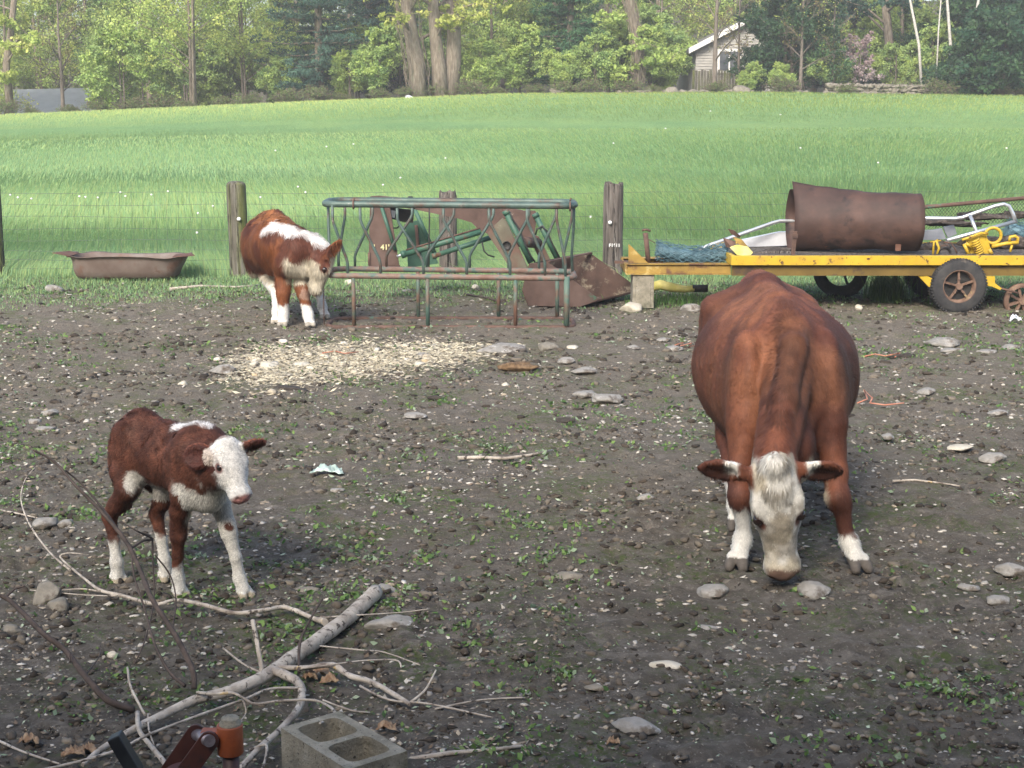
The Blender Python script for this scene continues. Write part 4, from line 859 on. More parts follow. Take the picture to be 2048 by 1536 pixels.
mb.build('line_wire', M['wire'], wf)
mb = MB()
for x in np.arange(-9.4, 10.9, .155):
    mb.tube([(x+.004*math.sin(x*31), FY, .03), (x+.01*math.sin(x*17), FY+.003, .6), (x, FY, 1.12)], .0016, 3, cap=False)
mb.build('stay_wire', M['wire'], wf)

# ------------------------------------------------------------------ hay feeder
YF, YB = 15.3, 15.98
X0, X1f = D(646, 410, YF)[0], D(1151, 412, YF)[0]; rc = .17
hf = thing('hay_feeder', 'long green and rust tubular hay feeder with slanted bars, behind the far calf', 'hay feeder', ((X0+X1f)/2, YF, 0))
def stadium(z, tilt=0, gap=None):
    P = []
    for cx, cy, a0 in ((X1f-rc, YF+rc, -90), (X1f-rc, YB-rc, 0), (X0+rc, YB-rc, 90), (X0+rc, YF+rc, 180)):
        for k in range(7): a = R(a0+15*k); P.append((cx+rc*math.cos(a), cy+rc*math.sin(a), z+tilt*(cx-X0)/(X1f-X0)))
    P.append(P[0]); return P
ZT, ZM = 1.262, .535
mb = MB(); mb.tube(stadium(ZT, -.02), .034, 10, cap=False); mb.build('top_rail', M['green_pipe'], hf)
mb = MB(); mb.tube(stadium(ZM, -.03), .030, 10, cap=False); mb.build('middle_rail', mat('mixed_pipe', [(.35, (.15, .085, .06)), (.6, (.24, .17, .14))], 9, .7, 0, [((.08, .13, .11), .48, .60, 9)], .3, 50, .003), hf)
mb = MB(); mb.tube(stadium(-.004, 0)[:], .026, 8, cap=False); mb.build('ground_rail', M['rust_pipe'], hf)
X_at = lambda px, Y: D(px, 480, Y)[0]
def slat(pt, pb, Y, zt=1.24, k1=1.08, k2=.69):
    a, b = X_at(pt, Y), X_at(pb, Y); mb = MB(); z0 = ZT-.02*(a-X0)/(X1f-X0); z1 = ZM-.03*(b-X0)/(X1f-X0)
    mb.tube([(a, Y, z0-.01), (a, Y, k1+.03), (a+(b-a)*.08, Y, k1-.02), (a+(b-a)*.92, Y, k2+.02), (b, Y, k2-.03), (b, Y, z1+.01)], .0155, 7); mb.build('slat', M['green_pipe'], hf)
for a, b in ((666, 694), (721, 760), (795, 846), (887, 933), (978, 1020), (1054, 1090), (1113, 1131)): slat(a, b, YF)
for a, b in ((691, 676), (746, 709), (825, 772), (908, 853), (987, 939), (1058, 1017), (1112, 1078), (1144, 1127)): slat(a, b, YB)
mb = MB(); mb.tube([(X0+.01, YF+.35, ZT-.01), (X0+.01, YF+.33, 1.05), (X0+.03, YF+.20, .7), (X0+.02, YF+.2, ZM)], .0155, 7); mb.build('slat', M['green_pipe'], hf)
mb = MB(); mb.tube([(X1f-.01, YF+.15, ZT-.03), (X1f-.01, YF+.18, 1.05), (X1f-.02, YF+.40, .7), (X1f-.01, YF+.4, ZM-.03)], .0155, 7); mb.build('slat', M['green_pipe'], hf)
for px, Y in ((705, YF), (854, YF), (1031, YF), (1134, YF), (835, YB), (997, YB), (1115, YB)):
    x = X_at(px, Y); mb = MB(); mb.tube([(x, Y, ZM-.01), (x, Y, .02)], .021 if px != 1134 else .03, 8); mb.build('leg', mat('leg_pipe', [(.35, (.05, .11, .09)), (.6, (.10, .15, .12))], 3, .7, 0, [((.15, .08, .055), .46, .56, 2.2)], .3, 50, .003) if px == 705 else bpy.data.materials['leg_pipe'], hf)
mb = MB(); mb.tube([(X0-.02, YF+.05, ZM), (X0-.02, YF+.04, .02)], .006, 5); mb.build('hanging_rod', M['rust_pipe'], hf)
for px in (707, 1140):
    c = D(px, 408, YF); mb = MB(); mb.ring((c[0], YF, ZT-.004-.02*(px > 900)), (1, 0, 0), .042, .009, 16, 6); mb.tube([(c[0], YF, ZT+.03), (c[0]+.01, YF, ZT+.062)], .010, 6); mb.build('clamp', M['rust_pipe'], hf)

# ------------------------------------------------------------------ tractor front loader lying behind the feeder
fl = thing('front_loader', 'rusty tractor front loader with green cylinders and open bucket behind the hay feeder', 'tractor loader', (.3, 17.3, 0))
def plate(name, pts, Y, th, m, parent=fl, dY=0):
    P = [D(px, py, Y+dY*(px-pts[0][0])/100) for px, py in pts]; mb = MB(); mb.prism(P, (0, th, 0)); return mb.build(name, m, parent)
t_ = plate('mounting_plate', [(740, 394), (777, 397), (798, 530), (737, 536)], 17.3, .05, M['loader_rust'])
mb = MB(); mb.tube([D(763, 414, 17.28), D(790, 500, 17.28)], .022, 6); mb.build('edge_bar', M['loader_green'], fl)
mb = MB(); mb.tube([D(738, 505, 17.29), D(738, 530, 17.29), D(744, 534, 17.29), D(800, 532, 17.29)], .014, 6); mb.build('flange', M['rust_pipe'], fl)
t2 = plate('mounting_plate', [(811, 446), (842, 440), (876, 527), (816, 536)], 18.0, .05, M['loader_green'])
mb = MB(); mb.tube([D(828, 416, 17.97), D(872, 512, 17.97)], .028, 6); mb.build('edge_bar', M['loader_green'], fl)
mb = MB(); mb.tube([D(832, 450, 17.96), D(838, 512, 17.96)], .022, 6); mb.build('edge_bar', M['rust_pipe'], fl)
plate('bracket', [(775, 414), (828, 420), (826, 446), (806, 444), (784, 438)], 17.6, .04, M['dark'])
plate('label_plate', [(779, 420), (792, 422), (789, 436), (781, 434)], 17.55, .01, M['mark_white'])
lettering('painted_number', "1  41'", D(762, 495, 17.285), .065, M['mark_yellow'], fl)
plate('lift_arm', [(741, 393), (756, 392), (1010, 415), (1046, 421), (1038, 432), (1000, 440), (982, 470), (959, 461), (943, 445), (916, 437), (830, 419), (776, 411), (742, 410)], 17.35, .10, M['loader_rust'])
plate('lift_arm', [(1008, 422), (1071, 422), (1074, 430), (1068, 478), (1050, 486), (1040, 470)], 18.1, .10, M['loader_rust'])
plate('boom', [(1005, 436), (1013, 442), (1060, 545), (1052, 560), (1026, 545), (975, 468), (984, 455)], 17.33, .11, mat('boom_paint', [(.35, (.10, .085, .06)), (.6, (.15, .14, .10))], 4, .75, 0, [((.14, .075, .055), .45, .6, 3), ((.25, .23, .17), .62, .68, 8)], .4, 40, .003))
plate('boom', [(1068, 470), (1078, 474), (1104, 526), (1090, 540), (1060, 480)], 18.05, .10, bpy.data.materials['boom_paint'])
mb = MB(); c = D(1013, 491, 17.325); mb.lathe(c, (0, -1, 0), [(.052, 0), (.052, .012), (.043, .012), (.043, -.0), (.0, .004)], 20); mb.build('pivot_hole', M['dark'], fl)
mb = MB(); mb.cyl(D(1040, 484, 17.4), D(1075, 486, 18.1), .062, 16); mb.build('cross_tube', M['rust_pipe'], fl)
def cylinder(a, b, Y, r, rod=None, Y2=None):
    A, Bq = D(*a, Y), D(*b, Y2 or Y); mb = MB(); mb.cyl(A, Bq, r, 14); d = (Bq-A)/np.linalg.norm(Bq-A); mb.cyl(A-d*.02, A+d*.03, r*1.18, 14); o = mb.build('hydraulic_cylinder', M['loader_green'], fl)
    if rod: mb = MB(); mb.cyl(A, D(*rod, Y), r*.45, 10); mb.build('piston_rod', M['alu'], o)
    return o
cylinder((806, 509), (962, 463), 17.2, .036, (794, 513)); cylinder((868, 512), (984, 474), 17.7, .030)
cylinder((1012, 424), (1062, 525), 17.15, .036); cylinder((1071, 430), (1117, 522), 18.0, .034)
mb = MB(); mb.tube([D(812, 500, 17.18), D(960, 456, 17.18)], .010, 6); mb.build('hydraulic_line', M['rust_pipe'], fl)
for P, r, Y in (([(814, 398), (818, 394), (824, 394), (828, 402), (829, 418)], .012, 17.25), ([(850, 401), (854, 397), (857, 398), (858, 406)], .010, 17.25), ([(858, 405), (859, 440), (858, 480), (858, 545)], .009, 17.1), ([(784, 448), (786, 456), (794, 456), (802, 450)], .010, 17.5), ([(964, 484), (968, 502), (976, 510), (989, 514)], .010, 17.3),
                ([(1020, 424), (1026, 440), (1040, 460), (1050, 488), (1062, 512), (1070, 524)], .011, 17.1), ([(1071, 470), (1074, 458), (1084, 452), (1094, 462), (1106, 490), (1122, 520)], .011, 17.95)):
    mb = MB(); mb.tube([D(a, b, Y) for a, b in P], r, 6); mb.build('hose', M['dark'], fl)
# bucket: side profile swept across its width
w_ = np.array((.52, .72, .03)); A_ = lambda px, py: D(px, py, 16.95)
prof = [A_(1060, 527), A_(1096, 524), A_(1194, 595), A_(1194, 602), A_(1160, 614), A_(1058, 612), A_(1046, 580)]
bk = MB(); bk.prism([prof[i] for i in (0, 1, 2, 3, 4, 5, 6)], (0, .025, 0)); b_ = bk.build('bucket', M['loader_rust'], fl, bevel=.004)
mb = MB(); q0 = [p+w_*1.0 for p in (prof[1], prof[2], prof[3], prof[4], prof[5], prof[6], prof[0])]; mb.prism(q0, (0, .02, 0)); mb.build('bucket_side', M['bucket_in'], b_)
th = np.array((0, 0, -.012)); mb = MB()
for i, j in ((0, 6), (6, 5), (5, 4)):
    mb.prism([prof[i]+(0, .03, 0), prof[j]+(0, .03, 0), prof[j]+w_, prof[i]+w_], (-.012, 0, -.006))
mb.build('bucket_floor', M['bucket_in'], b_)
mb = MB(); mb.prism([prof[4]+(0, .02, .02), prof[3]+(0.0, .02, .01), prof[3]+w_+(0, 0, .01), prof[4]+w_+(0, 0, .02)], (0, 0, -.02)); mb.build('cutting_edge', M['loader_rust'], b_)
mb = MB(); mb.obox((prof[1]+prof[1]+w_)/2+(0, 0, .004), w_, (0, 0, 1), np.cross(w_, (0, 0, 1)), np.linalg.norm(w_), .02, .05); mb.build('top_lip', M['rust_pipe'], b_)

# ------------------------------------------------------------------ bathtub used as a trough
YT = 19.35
tub = thing('bathtub', 'rusty old steel bathtub with bent rim set on the grass as a trough', 'bathtub', (D(255, 560, YT)[0], YT, 0))
cx = D(256, 540, YT+.35)[0]; mb = MB(); secs = [(.62, .22, .035), (.66, .26, .06), (.69, .29, .14), (.73, .32, .27), (.75, .33, .315), (.80, .37, .322)]
def rr(cx, cy, a, b, z, n=40):
    P = []
    for k in range(n):
        t = 2*math.pi*k/n; c_, s_ = math.cos(t), math.sin(t); e = .5
        P.append((cx+a*abs(c_)**e*np.sign(c_), cy+b*abs(s_)**e*np.sign(s_), z+(.008*math.sin(3*t+1)+(.022 if c_ < -.9 else 0)+.01*math.sin(7*t) if z > .3 else 0)))
    return P
V = []; 
for k, (a, b, z) in enumerate(secs): V += rr(cx+(.03 if k > 2 else .0), YT+.36, a, b, z)
F = [(i*40+k, i*40+(k+1) % 40, (i+1)*40+(k+1) % 40, (i+1)*40+k) for i in range(5) for k in range(40)]; mb.add(V, F, True); mb.f.append(tuple(range(40))[::-1]); mb.sm.append(False)
o = mb.build('tub_shell', mat('tub_rust', [(.3, (.10, .068, .055)), (.5, (.15, .115, .098)), (.7, (.20, .175, .16))], 2.5, .75, 0, [((.13, .062, .04), .52, .66, 3), ((.10, .06, .045), .62, .7, 6)], .3, 30, .003), tub); sdm = o.modifiers.new('t', 'SOLIDIFY'); sdm.thickness = .006
mb = MB(); mb.prism([(cx+.66, YT+.04, .325), (cx+.94, YT+.10, .338), (cx+.80, YT+.55, .33), (cx+.62, YT+.4, .32)], (0, 0, .008)); mb.build('bent_rim_flap', M['rust'], tub)
mb = MB(); mb.prism([(cx-.90, YT+.08, .375), (cx-.66, YT+.03, .335), (cx-.66, YT+.4, .335), (cx-.8, YT+.5, .36)], (0, 0, .008)); mb.build('bent_rim_flap', M['rust'], tub)
for a, b in ((-.3, .3), (.33, .2)): 
    mb = MB(); mb.cyl((cx+a, YT+b, -.01), (cx+a, YT+b, .05), .06, 10); mb.build('foot', M['dark'], tub)

# ------------------------------------------------------------------ flatbed trailer
Y0, Y1 = 16.6, 18.3
tr = thing('flatbed_trailer', 'chipped yellow flatbed trailer loaded with scrap, behind the cow', 'trailer', (D(1750, 560, Y0)[0], Y0, 0))
xl, xr = D(1462, 520, Y0)[0], D(2048, 520, Y0)[0]+1.25
zt, zm, zb = D(1700, 511, Y0)[2], D(1700, 530, Y0)[2], D(1700, 552, Y0)[2]
mb = MB(); mb.box(xl, xr, Y0-.03, Y0+.02, zm, zt); mb.box(xl, xr, Y1-.02, Y1+.03, zm, zt); mb.box(xl-.002, xl+.05, Y0+.021, Y1-.021, zm, zt); mb.build('side_rail', M['yellow'], tr, bevel=.004)
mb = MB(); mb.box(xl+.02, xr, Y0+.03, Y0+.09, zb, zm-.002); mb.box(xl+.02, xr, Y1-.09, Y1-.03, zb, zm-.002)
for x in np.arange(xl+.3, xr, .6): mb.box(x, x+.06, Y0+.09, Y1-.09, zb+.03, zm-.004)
mb.build('chassis_beam', mat('shaded_yellow', [(.35, (.10, .065, .012)), (.65, (.17, .11, .022))], 3, .8, 0, [((.06, .035, .02), .52, .62, 4)], .3, 30, .002), tr)  # yellow darkened in its colour for the shade under the bed
mb = MB()
for k in range(7): mb.box(xl+.05, xr, Y0+.025+k*.235, Y0+.025+k*.235+.225, zt-.045, zt-.012)
mb.build('deck_boards', M['post_dark'], tr)
mb = MB(); zt2, zb2 = D(1350, 527, Y0+.2)[2], D(1350, 549, Y0+.2)[2]; xt = D(1252, 530, Y0+.2)[0]; YTg = Y0+.2
mb.box(xt, xl+.03, YTg, YTg+.012, zb2+.012, zt2-.012); mb.box(xt, xl+.03, YTg-.03, YTg+.10, zt2-.011, zt2); mb.box(xt, xl+.03, YTg-.03, YTg+.10, zb2, zb2+.011)
mb.box(xt, xl+.03, YTg+.75, YTg+.762, zb2+.012, zt2-.012); mb.box(xt, xl+.03, YTg+.66, YTg+.80, zt2-.011, zt2)
mb.box(xt-.008, xt+.012, YTg-.02, YTg+.80, zb2+.012, zt2-.012); mb.build('tongue', M['yellow_old'], tr)
mb = MB(); mb.prism([D(1257, 526, YTg), D(1257, 488, YTg), D(1264, 494, YTg), D(1296, 526, YTg)], (0, .012, 0)); mb.build('gusset', M['yellow_old'], tr)
mb = MB(); mb.cyl(D(1297, 526, YTg+.1), D(1291, 466, YTg+.1), .028, 12); mb.tube([D(1284, 461, YTg+.1), D(1292, 459, YTg+.1), D(1301, 462, YTg+.1)], .014, 6); mb.tube([D(1296, 478, YTg+.1), D(1310, 486, YTg+.1)], .005, 5); mb.build('jack', M['rust_pipe'], tr)
mb = MB(); mb.obox(D(1243, 524, YTg+.3), (1, 0, 0), (0, 1, 0), (0, 0, 1), .16, .06, .03); mb.build('hitch_eye', M['rust_pipe'], tr)
def wheel(px, py, Y, rad, w, spokes=5):
    c = D(px, py, Y); c[2] = rad-.03; mb = MB(); prof = [(rad*.60, w), (rad*.70, w*1.02), (rad*.86, w*1.0), (rad*.955, w*.86), (rad, w*.55)]
    mb.lathe(c, (0, 1, 0), [(r_, -h_+w) for r_, h_ in prof]+[(r_, h_+w) for r_, h_ in prof[::-1]], 56)
    for k in range(56):
        a = 2*math.pi*k/56; d = np.array((math.cos(a), 0, math.sin(a))); 
        for sg in (-1, 1): mb.obox(c+d*(rad*.985)+np.array((0, w+sg*w*.55, 0)), d, (0, 1, 0), np.cross(d, (0, 1, 0)), rad*.07, w*.75, rad*.05)
    ty = mb.build('tyre', M['rubber'], tr)
    mb = MB(); mb.lathe(c+np.array((0, w, 0)), (0, -1, 0), [(rad*.62, w*.88), (rad*.60, w*.97), (rad*.56, w*.97), (rad*.53, w*.4), (rad*.50, w*.25)], 40)
    for k in range(spokes):
        a = 2*math.pi*k/spokes+.35; d = np.array((math.cos(a), 0, math.sin(a))); mb.obox(c+d*rad*.31+np.array((0, w*.45, 0)), d, (0, 1, 0), np.cross(d, (0, 1, 0)), rad*.46, w*.22, rad*.075)
        mb.cyl(c+d*rad*.27+np.array((0, w*.3, 0)), c+d*rad*.27+np.array((0, w*.1, 0)), .012, 6)
    mb.cyl(c+np.array((0, w*.7, 0)), c+np.array((0, w*.0, 0)), rad*.12, 14); mb.build('rim', mat('wheel_rust', [(.35, (.09, .05, .035)), (.6, (.19, .12, .085))], 9, .85, 0, [((.26, .20, .10), .6, .68, 8)], .3, 60, .003) if 'wheel_rust' not in bpy.data.materials else bpy.data.materials['wheel_rust'], ty)
    mb = MB(); mb.cyl(c+np.array((0, w*.95, 0)), c+np.array((0, w*1.0, 0)), rad*.56, 24); mb.build('wheel_disc', M['dark'], ty)
wheel(1919, 578, Y0-.07, .308, .09); wheel(1865, 575, Y1-.3, .325, .09)
mb = MB(); mb.cyl(D(1919, 578, Y0+.2)*(1, 1, 0)+(0, 0, .3), D(1865, 575, Y1-.2)*(1, 1, 0)+(0, 0, .3), .035, 10); mb.build('axle', M['dark'], tr)
for P in ([(1839, 554), (1858, 574), (1866, 574), (1866, 558), (1857, 553)], [(1966, 553), (1976, 572), (1984, 573), (2000, 580), (2004, 577), (1990, 566), (1990, 553)]):
    mb = MB(); mb.prism([D(a, b, Y0-.02) for a, b in P], (0, .05, 0)); mb.build('spring_hanger', M['yellow'], tr)
mb = MB(); mb.cyl(D(1996, 575, Y0), D(2036, 586, Y0), .012, 8); mb.build('tie_rod', M['rust_pipe'], tr)
c = D(1690, 560, 17.6); 
def pulleywheel(name, px, py, Y, rad, w, m, lab, cat):
    c = D(px, py, Y); mb = MB(); mb.lathe(c, (0, 1, 0), [(rad*.78, -w), (rad, -w), (rad, w), (rad*.78, w)], 32)
    for k in range(4): a = k*math.pi/4+.3; d = np.array((math.cos(a), 0, math.sin(a))); mb.obox(c, d, (0, 1, 0), np.cross(d, (0, 1, 0)), rad*1.62, w, rad*.14)
    mb.cyl(c-(0, w*1.3, 0), c+(0, w*1.3, 0), rad*.2, 14); return tag(mb.build(name, m, None, c), lab, cat)
pulleywheel('iron_wheel', 2043, 602, Y0+.1, .20, .04, bpy.data.materials['wheel_rust'], 'small rusty spoked iron wheel on the ground at the right edge', 'iron wheel')
# things under the trailer
def torus_thing(name, c, ax, R0, r, m, lab, cat):
    mb = MB(); mb.ring(c, ax, R0, r, 40, 10); return tag(mb.build(name, m, None, (c[0], c[1], 0)), lab, cat)
c = D(1680, 560, 17.9); torus_thing('old_tyre', (c[0], c[1], .30), (.35, 1, .1), .25, .075, M['rubber'], 'worn black tyre standing under the yellow trailer behind the cow rump', 'tyre')
c = D(1740, 560, 18.1); torus_thing('hoop', (c[0], c[1], .25), (.25, 1, .35), .30, .016, M['dark'], 'thin dark hoop leaning under the yellow trailer', 'hoop')
mb = MB(); c = D(1309, 575, 17.4); cb = thing('support_block', 'grey concrete block standing on end under the trailer tongue', 'concrete block', (D(1285, 585, YTg+.1)[0], YTg+.1, 0))
xb = D(1285, 585, YTg+.1)[0]; mb = MB(); mb.box(xb-.12, xb-.085, YTg, YTg+.3, 0, zb2-.004); mb.box(xb+.085, xb+.12, YTg, YTg+.3, 0, zb2-.004); mb.box(xb-.084, xb+.084, YTg-.003, YTg+.035, 0, zb2-.006); mb.box(xb-.084, xb+.084, YTg+.265, YTg+.303, 0, zb2-.006); mb.build('shell', M['concrete'], cb, bevel=.004)
P = [D(a, b, 17.6) for a, b in ((1306, 573), (1320, 570), (1345, 575), (1372, 578), (1388, 577))]; mb = MB(); mb.tube(P, [.05, .06, .05, .045, .04], 9, jit=.2)
o = tag(mb.build('yellow_pipe', mat('pale_yellow', [(.4, (.50, .45, .10)), (.6, (.68, .60, .22))], 6, .5, 0, [((.12, .10, .05), .6, .7, 8)]), None, P[0]*(1, 1, 0)), 'bent pale yellow metal chute lying in grass under the trailer tongue', 'metal chute')
mb = MB(); mb.tube([P[-1]-(.02, 0, 0), P[-1]+(.16, 0, 0)], .045, 8); mb.build('black_end', M['dark'], o) if 0 else tag(mb.build('dark_block', M['dark'], None, P[-1]*(1, 1, 0)), 'dark end piece lying at the right of the pale yellow chute', 'scrap metal')
tuft(1340, 584, 0, 17.3, 260, .13, 72, label='grass tuft in front of the pale yellow chute', spread=.22)
tuft(1400, 584, 0, 17.5, 120, .12, 73, label='grass tuft right of the pale yellow chute', spread=.15)
# ---- load on the trailer
def wire_roll(px0, px1, py, Y, r, m, lab, seed, turns=11, sag=.02):
    a, b = D(px0, py, Y), D(px1, py, Y); Ln = b[0]-a[0]; mb = MB(); r0 = random.Random(seed)
    for lay in range(3):
        rl = r*(1-.22*lay)
        for s in (1, -1):
            for k in range(turns):
                ph = 2*math.pi*k/turns+lay*.4; P = []
                for i in range(33):
                    t = i/32; an = ph+s*t*Ln*6.0/(r/.1)+lay; zz = -sag*math.sin(math.pi*t)+.05*(1-t)**3+.02*t**3; kk = 1+.09*math.sin(i*9+k)+.05*math.sin(i*5.3+lay*3)
                    P.append((a[0]+t*Ln+.012*math.sin(an*2), a[1]+rl*kk*math.cos(an), a[2]+zz+rl*kk*math.sin(an)))
                mb.tube(P, .0036, 3, cap=False)
    mb.tube([(a[0]+Ln*(.02+.96*i/16), a[1], a[2]-sag*math.sin(math.pi*i/16)+.05*(1-i/16)**3) for i in range(17)], [r*.60]*17, 9, jit=.15)
    return tag(mb.build('wire_roll', m, None, a), lab, 'wire roll')
zc = zt2+.125
pr = D(1380, 507, YTg+.25); wire_roll(1312, 1458, 508, YTg+.25, .118, M['green_wire'], 'sagging roll of blue green chain-link wire on the trailer tongue', 3, sag=.035)
wire_roll(2010, 2120, 468, 17.9, .15, M['green_wire'], 'second roll of green wire at the right edge behind the yellow machinery', 4, 9, 0)
# curled rusty sheet (cut-open tank)
YD = 17.15; zc = zt+.335; rD = .335; xa, xb_ = D(1586, 450, YD)[0], D(1826, 450, YD)[0]; n, m_ = 40, 22; V = []
for i in range(m_):
    t = i/(m_-1); x = xa+(xb_-xa)*t
    for k in range(n):
        a = R(98+345*k/(n-1)); rr_ = rD*(1-.06*t+.05*math.sin(a*2+t*3)*.6); flap = max(0, 1-k/8.0)*((1-t)**1.3*.10+.01)
        dx = -.03*math.sin(a)*(1-t)*0; V.append((x, YD+.20-.42*t+rr_*math.cos(a)*.9, zc+rr_*math.sin(a)+flap-.02*math.sin(t*5+a*3)*.6))
V = np.array(V); V[:, 2] += (fbm(V*3.5, 3, 2)-.5)*.05; V[:, 1] += (fbm(V*4.1, 3, 6)-.5)*.07
F = [(i*n+k, (i+1)*n+k, (i+1)*n+k+1, i*n+k+1) for i in range(m_-1) for k in range(n-1)]
o = npobj('rusted_tank', V, F, M['drum_rust'], org=(xa, YD, zt), smooth=True); s_ = o.modifiers.new('t', 'SOLIDIFY'); s_.thickness = .006; tag(o, 'large curled sheet of brown rusted tank lying on the trailer bed', 'rusted tank')
mb = MB(); mb.obox(D(1588, 486, Y0-.02), D(1591, 460, 0.1+Y0)-D(1586, 512, Y0+.1), (0, 1, 0), (1, 0, 0), .26, .02, .045); mb.obox(D(1590, 472, Y0-.035), (0, 0, 1), (0, 1, 0), (1, 0, 0), .05, .012, .06); tag(mb.build('rusty_stake', M['rust_pipe'], None, D(1588, 512, Y0)), 'short rusty stake propped in front of the rusted tank', 'stake')
mb = MB(); mb.obox(D(1796, 495, YD-.33), (1, 0, 0), (0, 1, 0), (0, 0, 1), .06, .02, .075); tag(mb.build('bracket', M['rust'], None, D(1796, 495, YD-.33)), 'small square rusty bracket at the lower right of the rusted tank', 'bracket')
# aluminium frame (two pieces seen either side of the tank) and panels
ra = thing('aluminium_frame', 'bent aluminium tube frame lying across the trailer behind the rusted tank', 'metal frame', D(1700, 500, 17.7))
mb = MB(); mb.tube([D(a, b, Y) for a, b, Y in ((1398, 499, 17.35), (1420, 490, 17.4), (1545, 446, 17.6), (1560, 442, 17.62), (1600, 442, 17.65), (1835, 436, 17.6), (1910, 437, 17.5), (1925, 435, 17.5), (1990, 412, 17.4), (2008, 408, 17.4), (2018, 412, 17.4), (2026, 428, 17.4), (2032, 446, 17.4))], .022, 10); mb.build('long_tube', M['alu'], ra)
mb = MB(); mb.tube([D(2030, 443, 17.4), D(1893, 481, 17.15)], .022, 10); mb.build('lower_tube', M['alu'], ra)
mb = MB(); mb.tube([D(1940, 430, 17.45), D(1953, 464, 17.3)], .020, 10); mb.build('cross_tube', M['alu'], ra)
mb = MB(); mb.prism([D(1484, 480, 17.75), D(1560, 464, 17.75), D(1640, 462, 17.75), D(1640, 486, 17.75), D(1560, 492, 17.75), D(1480, 494, 17.75)], (0, .10, .0)); tag(mb.build('metal_panel', mat('white_panel', [(.4, (.62, .64, .68)), (.6, (.72, .74, .78))], 4, .4, .3), None, D(1560, 500, 17.75)), 'pale folded metal panel left of the rusted tank', 'metal panel')
mb = MB(); mb.prism([D(1800, 464, 17.5), D(1868, 460, 17.5), D(1884, 457, 17.5), D(1893, 478, 17.5), D(1870, 480, 17.5), D(1800, 480, 17.5)], (0, .06, 0)); mb.prism([D(1886, 454, 17.62), D(1908, 450, 17.62), D(1914, 468, 17.62), D(1896, 476, 17.62)], (0, .03, 0)); tag(mb.build('metal_panel', mat('grey_panel', [(.4, (.22, .24, .28)), (.6, (.32, .34, .38))], 4, .45, .5), None, D(1850, 490, 17.5)), 'grey metal panel sticking out right of the rusted tank', 'metal panel')
# gate: rusty pipe with chain link and dark debris under it
rp = thing('gate_panel', 'rusty gate pipe with torn dark chain-link leaning over the back of the trailer', 'gate', D(1900, 500, 18.0))
mb = MB(); mb.tube([D(1780, 420, 17.9), D(1840, 415, 17.9), D(1960, 404, 17.95), D(2140, 388, 18.0)], .024, 10); mb.build('top_pipe', M['rust_pipe'], rp)
mb = MB(); P0_, ux = D(1838, 412, 17.95), (D(2130, 388, 18.0)-D(1838, 412, 17.95)); ux /= np.linalg.norm(ux); dn_ = np.array((.0, .02, -1.0)); 
for k in range(46):
    for s in (1, -1):
        st = .04*k; Pq = []
        for j in range(9): q = j*.035; x = st+s*q*.85; Pq.append(P0_+ux*x+dn_*q+(0, .01*s, 0)); 
        if 0 <= st+s*.3 <= 1.75: mb.tube(Pq, .0028, 3, cap=False)
mb.build('chain_link', M['dark'], rp)
M['debris'] = mat('dark_debris', [(.3, (.02, .016, .014)), (.5, (.06, .048, .04)), (.7, (.17, .14, .12))], 14, .95, 0, (), 1, 50, .02)
for i, (px, py, wx, wz, Y, lab) in enumerate([(1870, 444, .30, .06, 17.95, 'dark clump of rotten debris beside the rusted tank'), (1960, 432, .34, .05, 18.05, 'dark clump of rotten debris hanging in the chain-link'), (2035, 430, .26, .055, 18.05, 'dark clump of rotten debris at the right edge under the gate pipe'), (1925, 448, .30, .035, 17.9, 'grey clump of rotten debris under the aluminium frame')]):
    c = D(px, py, Y); V = stone_mesh(c, wx, .12, wz, 500+i, .35); V[:, 2] += (fbm(V*22, 2, i)-.5)*.03; tag(npobj('debris_clump', V, F3, M['debris'], org=c, smooth=True), lab, 'debris')
for i, (px, py, wx, wz, Y) in enumerate([(1870, 497, .24, .09, 17.5), (1960, 485, .3, .10, 17.6), (2030, 490, .3, .10, 17.6), (1640, 502, .5, .04, 17.7), (1560, 500, .3, .03, 17.4)]):
    c = D(px, py, Y); V = stone_mesh(c, wx, .14, wz, 520+i, .35); tag(npobj('scrap_heap', V, F3, M['debris'], org=c, smooth=True), ['dark scrap heap right behind the tank end', 'dark scrap heap behind the yellow spring machine', 'dark scrap heap at the right edge of the trailer bed', 'low dark rubbish under the rusted tank', 'low dark rubbish left of the rusted tank'][i], 'scrap heap')
# yellow machinery
ym = thing('yellow_machine', 'yellow spring and pulley mechanism of an old machine on the trailer bed', 'machine part', D(1960, 510, 16.95))
def hel(a, b, r, tr_, turns): a, b = np.array(a), np.array(b); d = (b-a)/np.linalg.norm(b-a); u = np.cross(d, (0, 1, 0)); v = np.cross(d, u); return [a+(b-a)*i/(turns*12)+r*(math.cos(i*math.pi/6)*u+math.sin(i*math.pi/6)*v) for i in range(turns*12+1)]
mb = MB(); mb.tube(hel(D(1950, 480, 16.85), D(1961, 509, 16.85), .042, 0, 7), .010, 5); mb.build('coil_spring', M['yellow'], ym)
mb = MB(); mb.prism([D(1934, 478, 16.95), D(1972, 466, 16.95), D(1980, 492, 16.95), D(1986, 508, 16.95), D(1942, 511, 16.95)], (0, .08, 0)); mb.build('housing', M['yellow'], ym, bevel=.008)
mb = MB(); mb.tube([D(1924, 480, 16.9), D(1936, 476, 16.9), D(1962, 466, 16.9), D(1976, 468, 16.9)], .016, 7); mb.build('top_arm', M['yellow'], ym)
mb = MB(); c = D(1986, 471, 17.1); mb.lathe(c, (-.2, -1, 0), [(.075, -.02), (.10, -.03), (.105, .0), (.10, .03), (.075, .02), (.07, 0)], 28); mb.build('pulley', M['yellow'], ym)
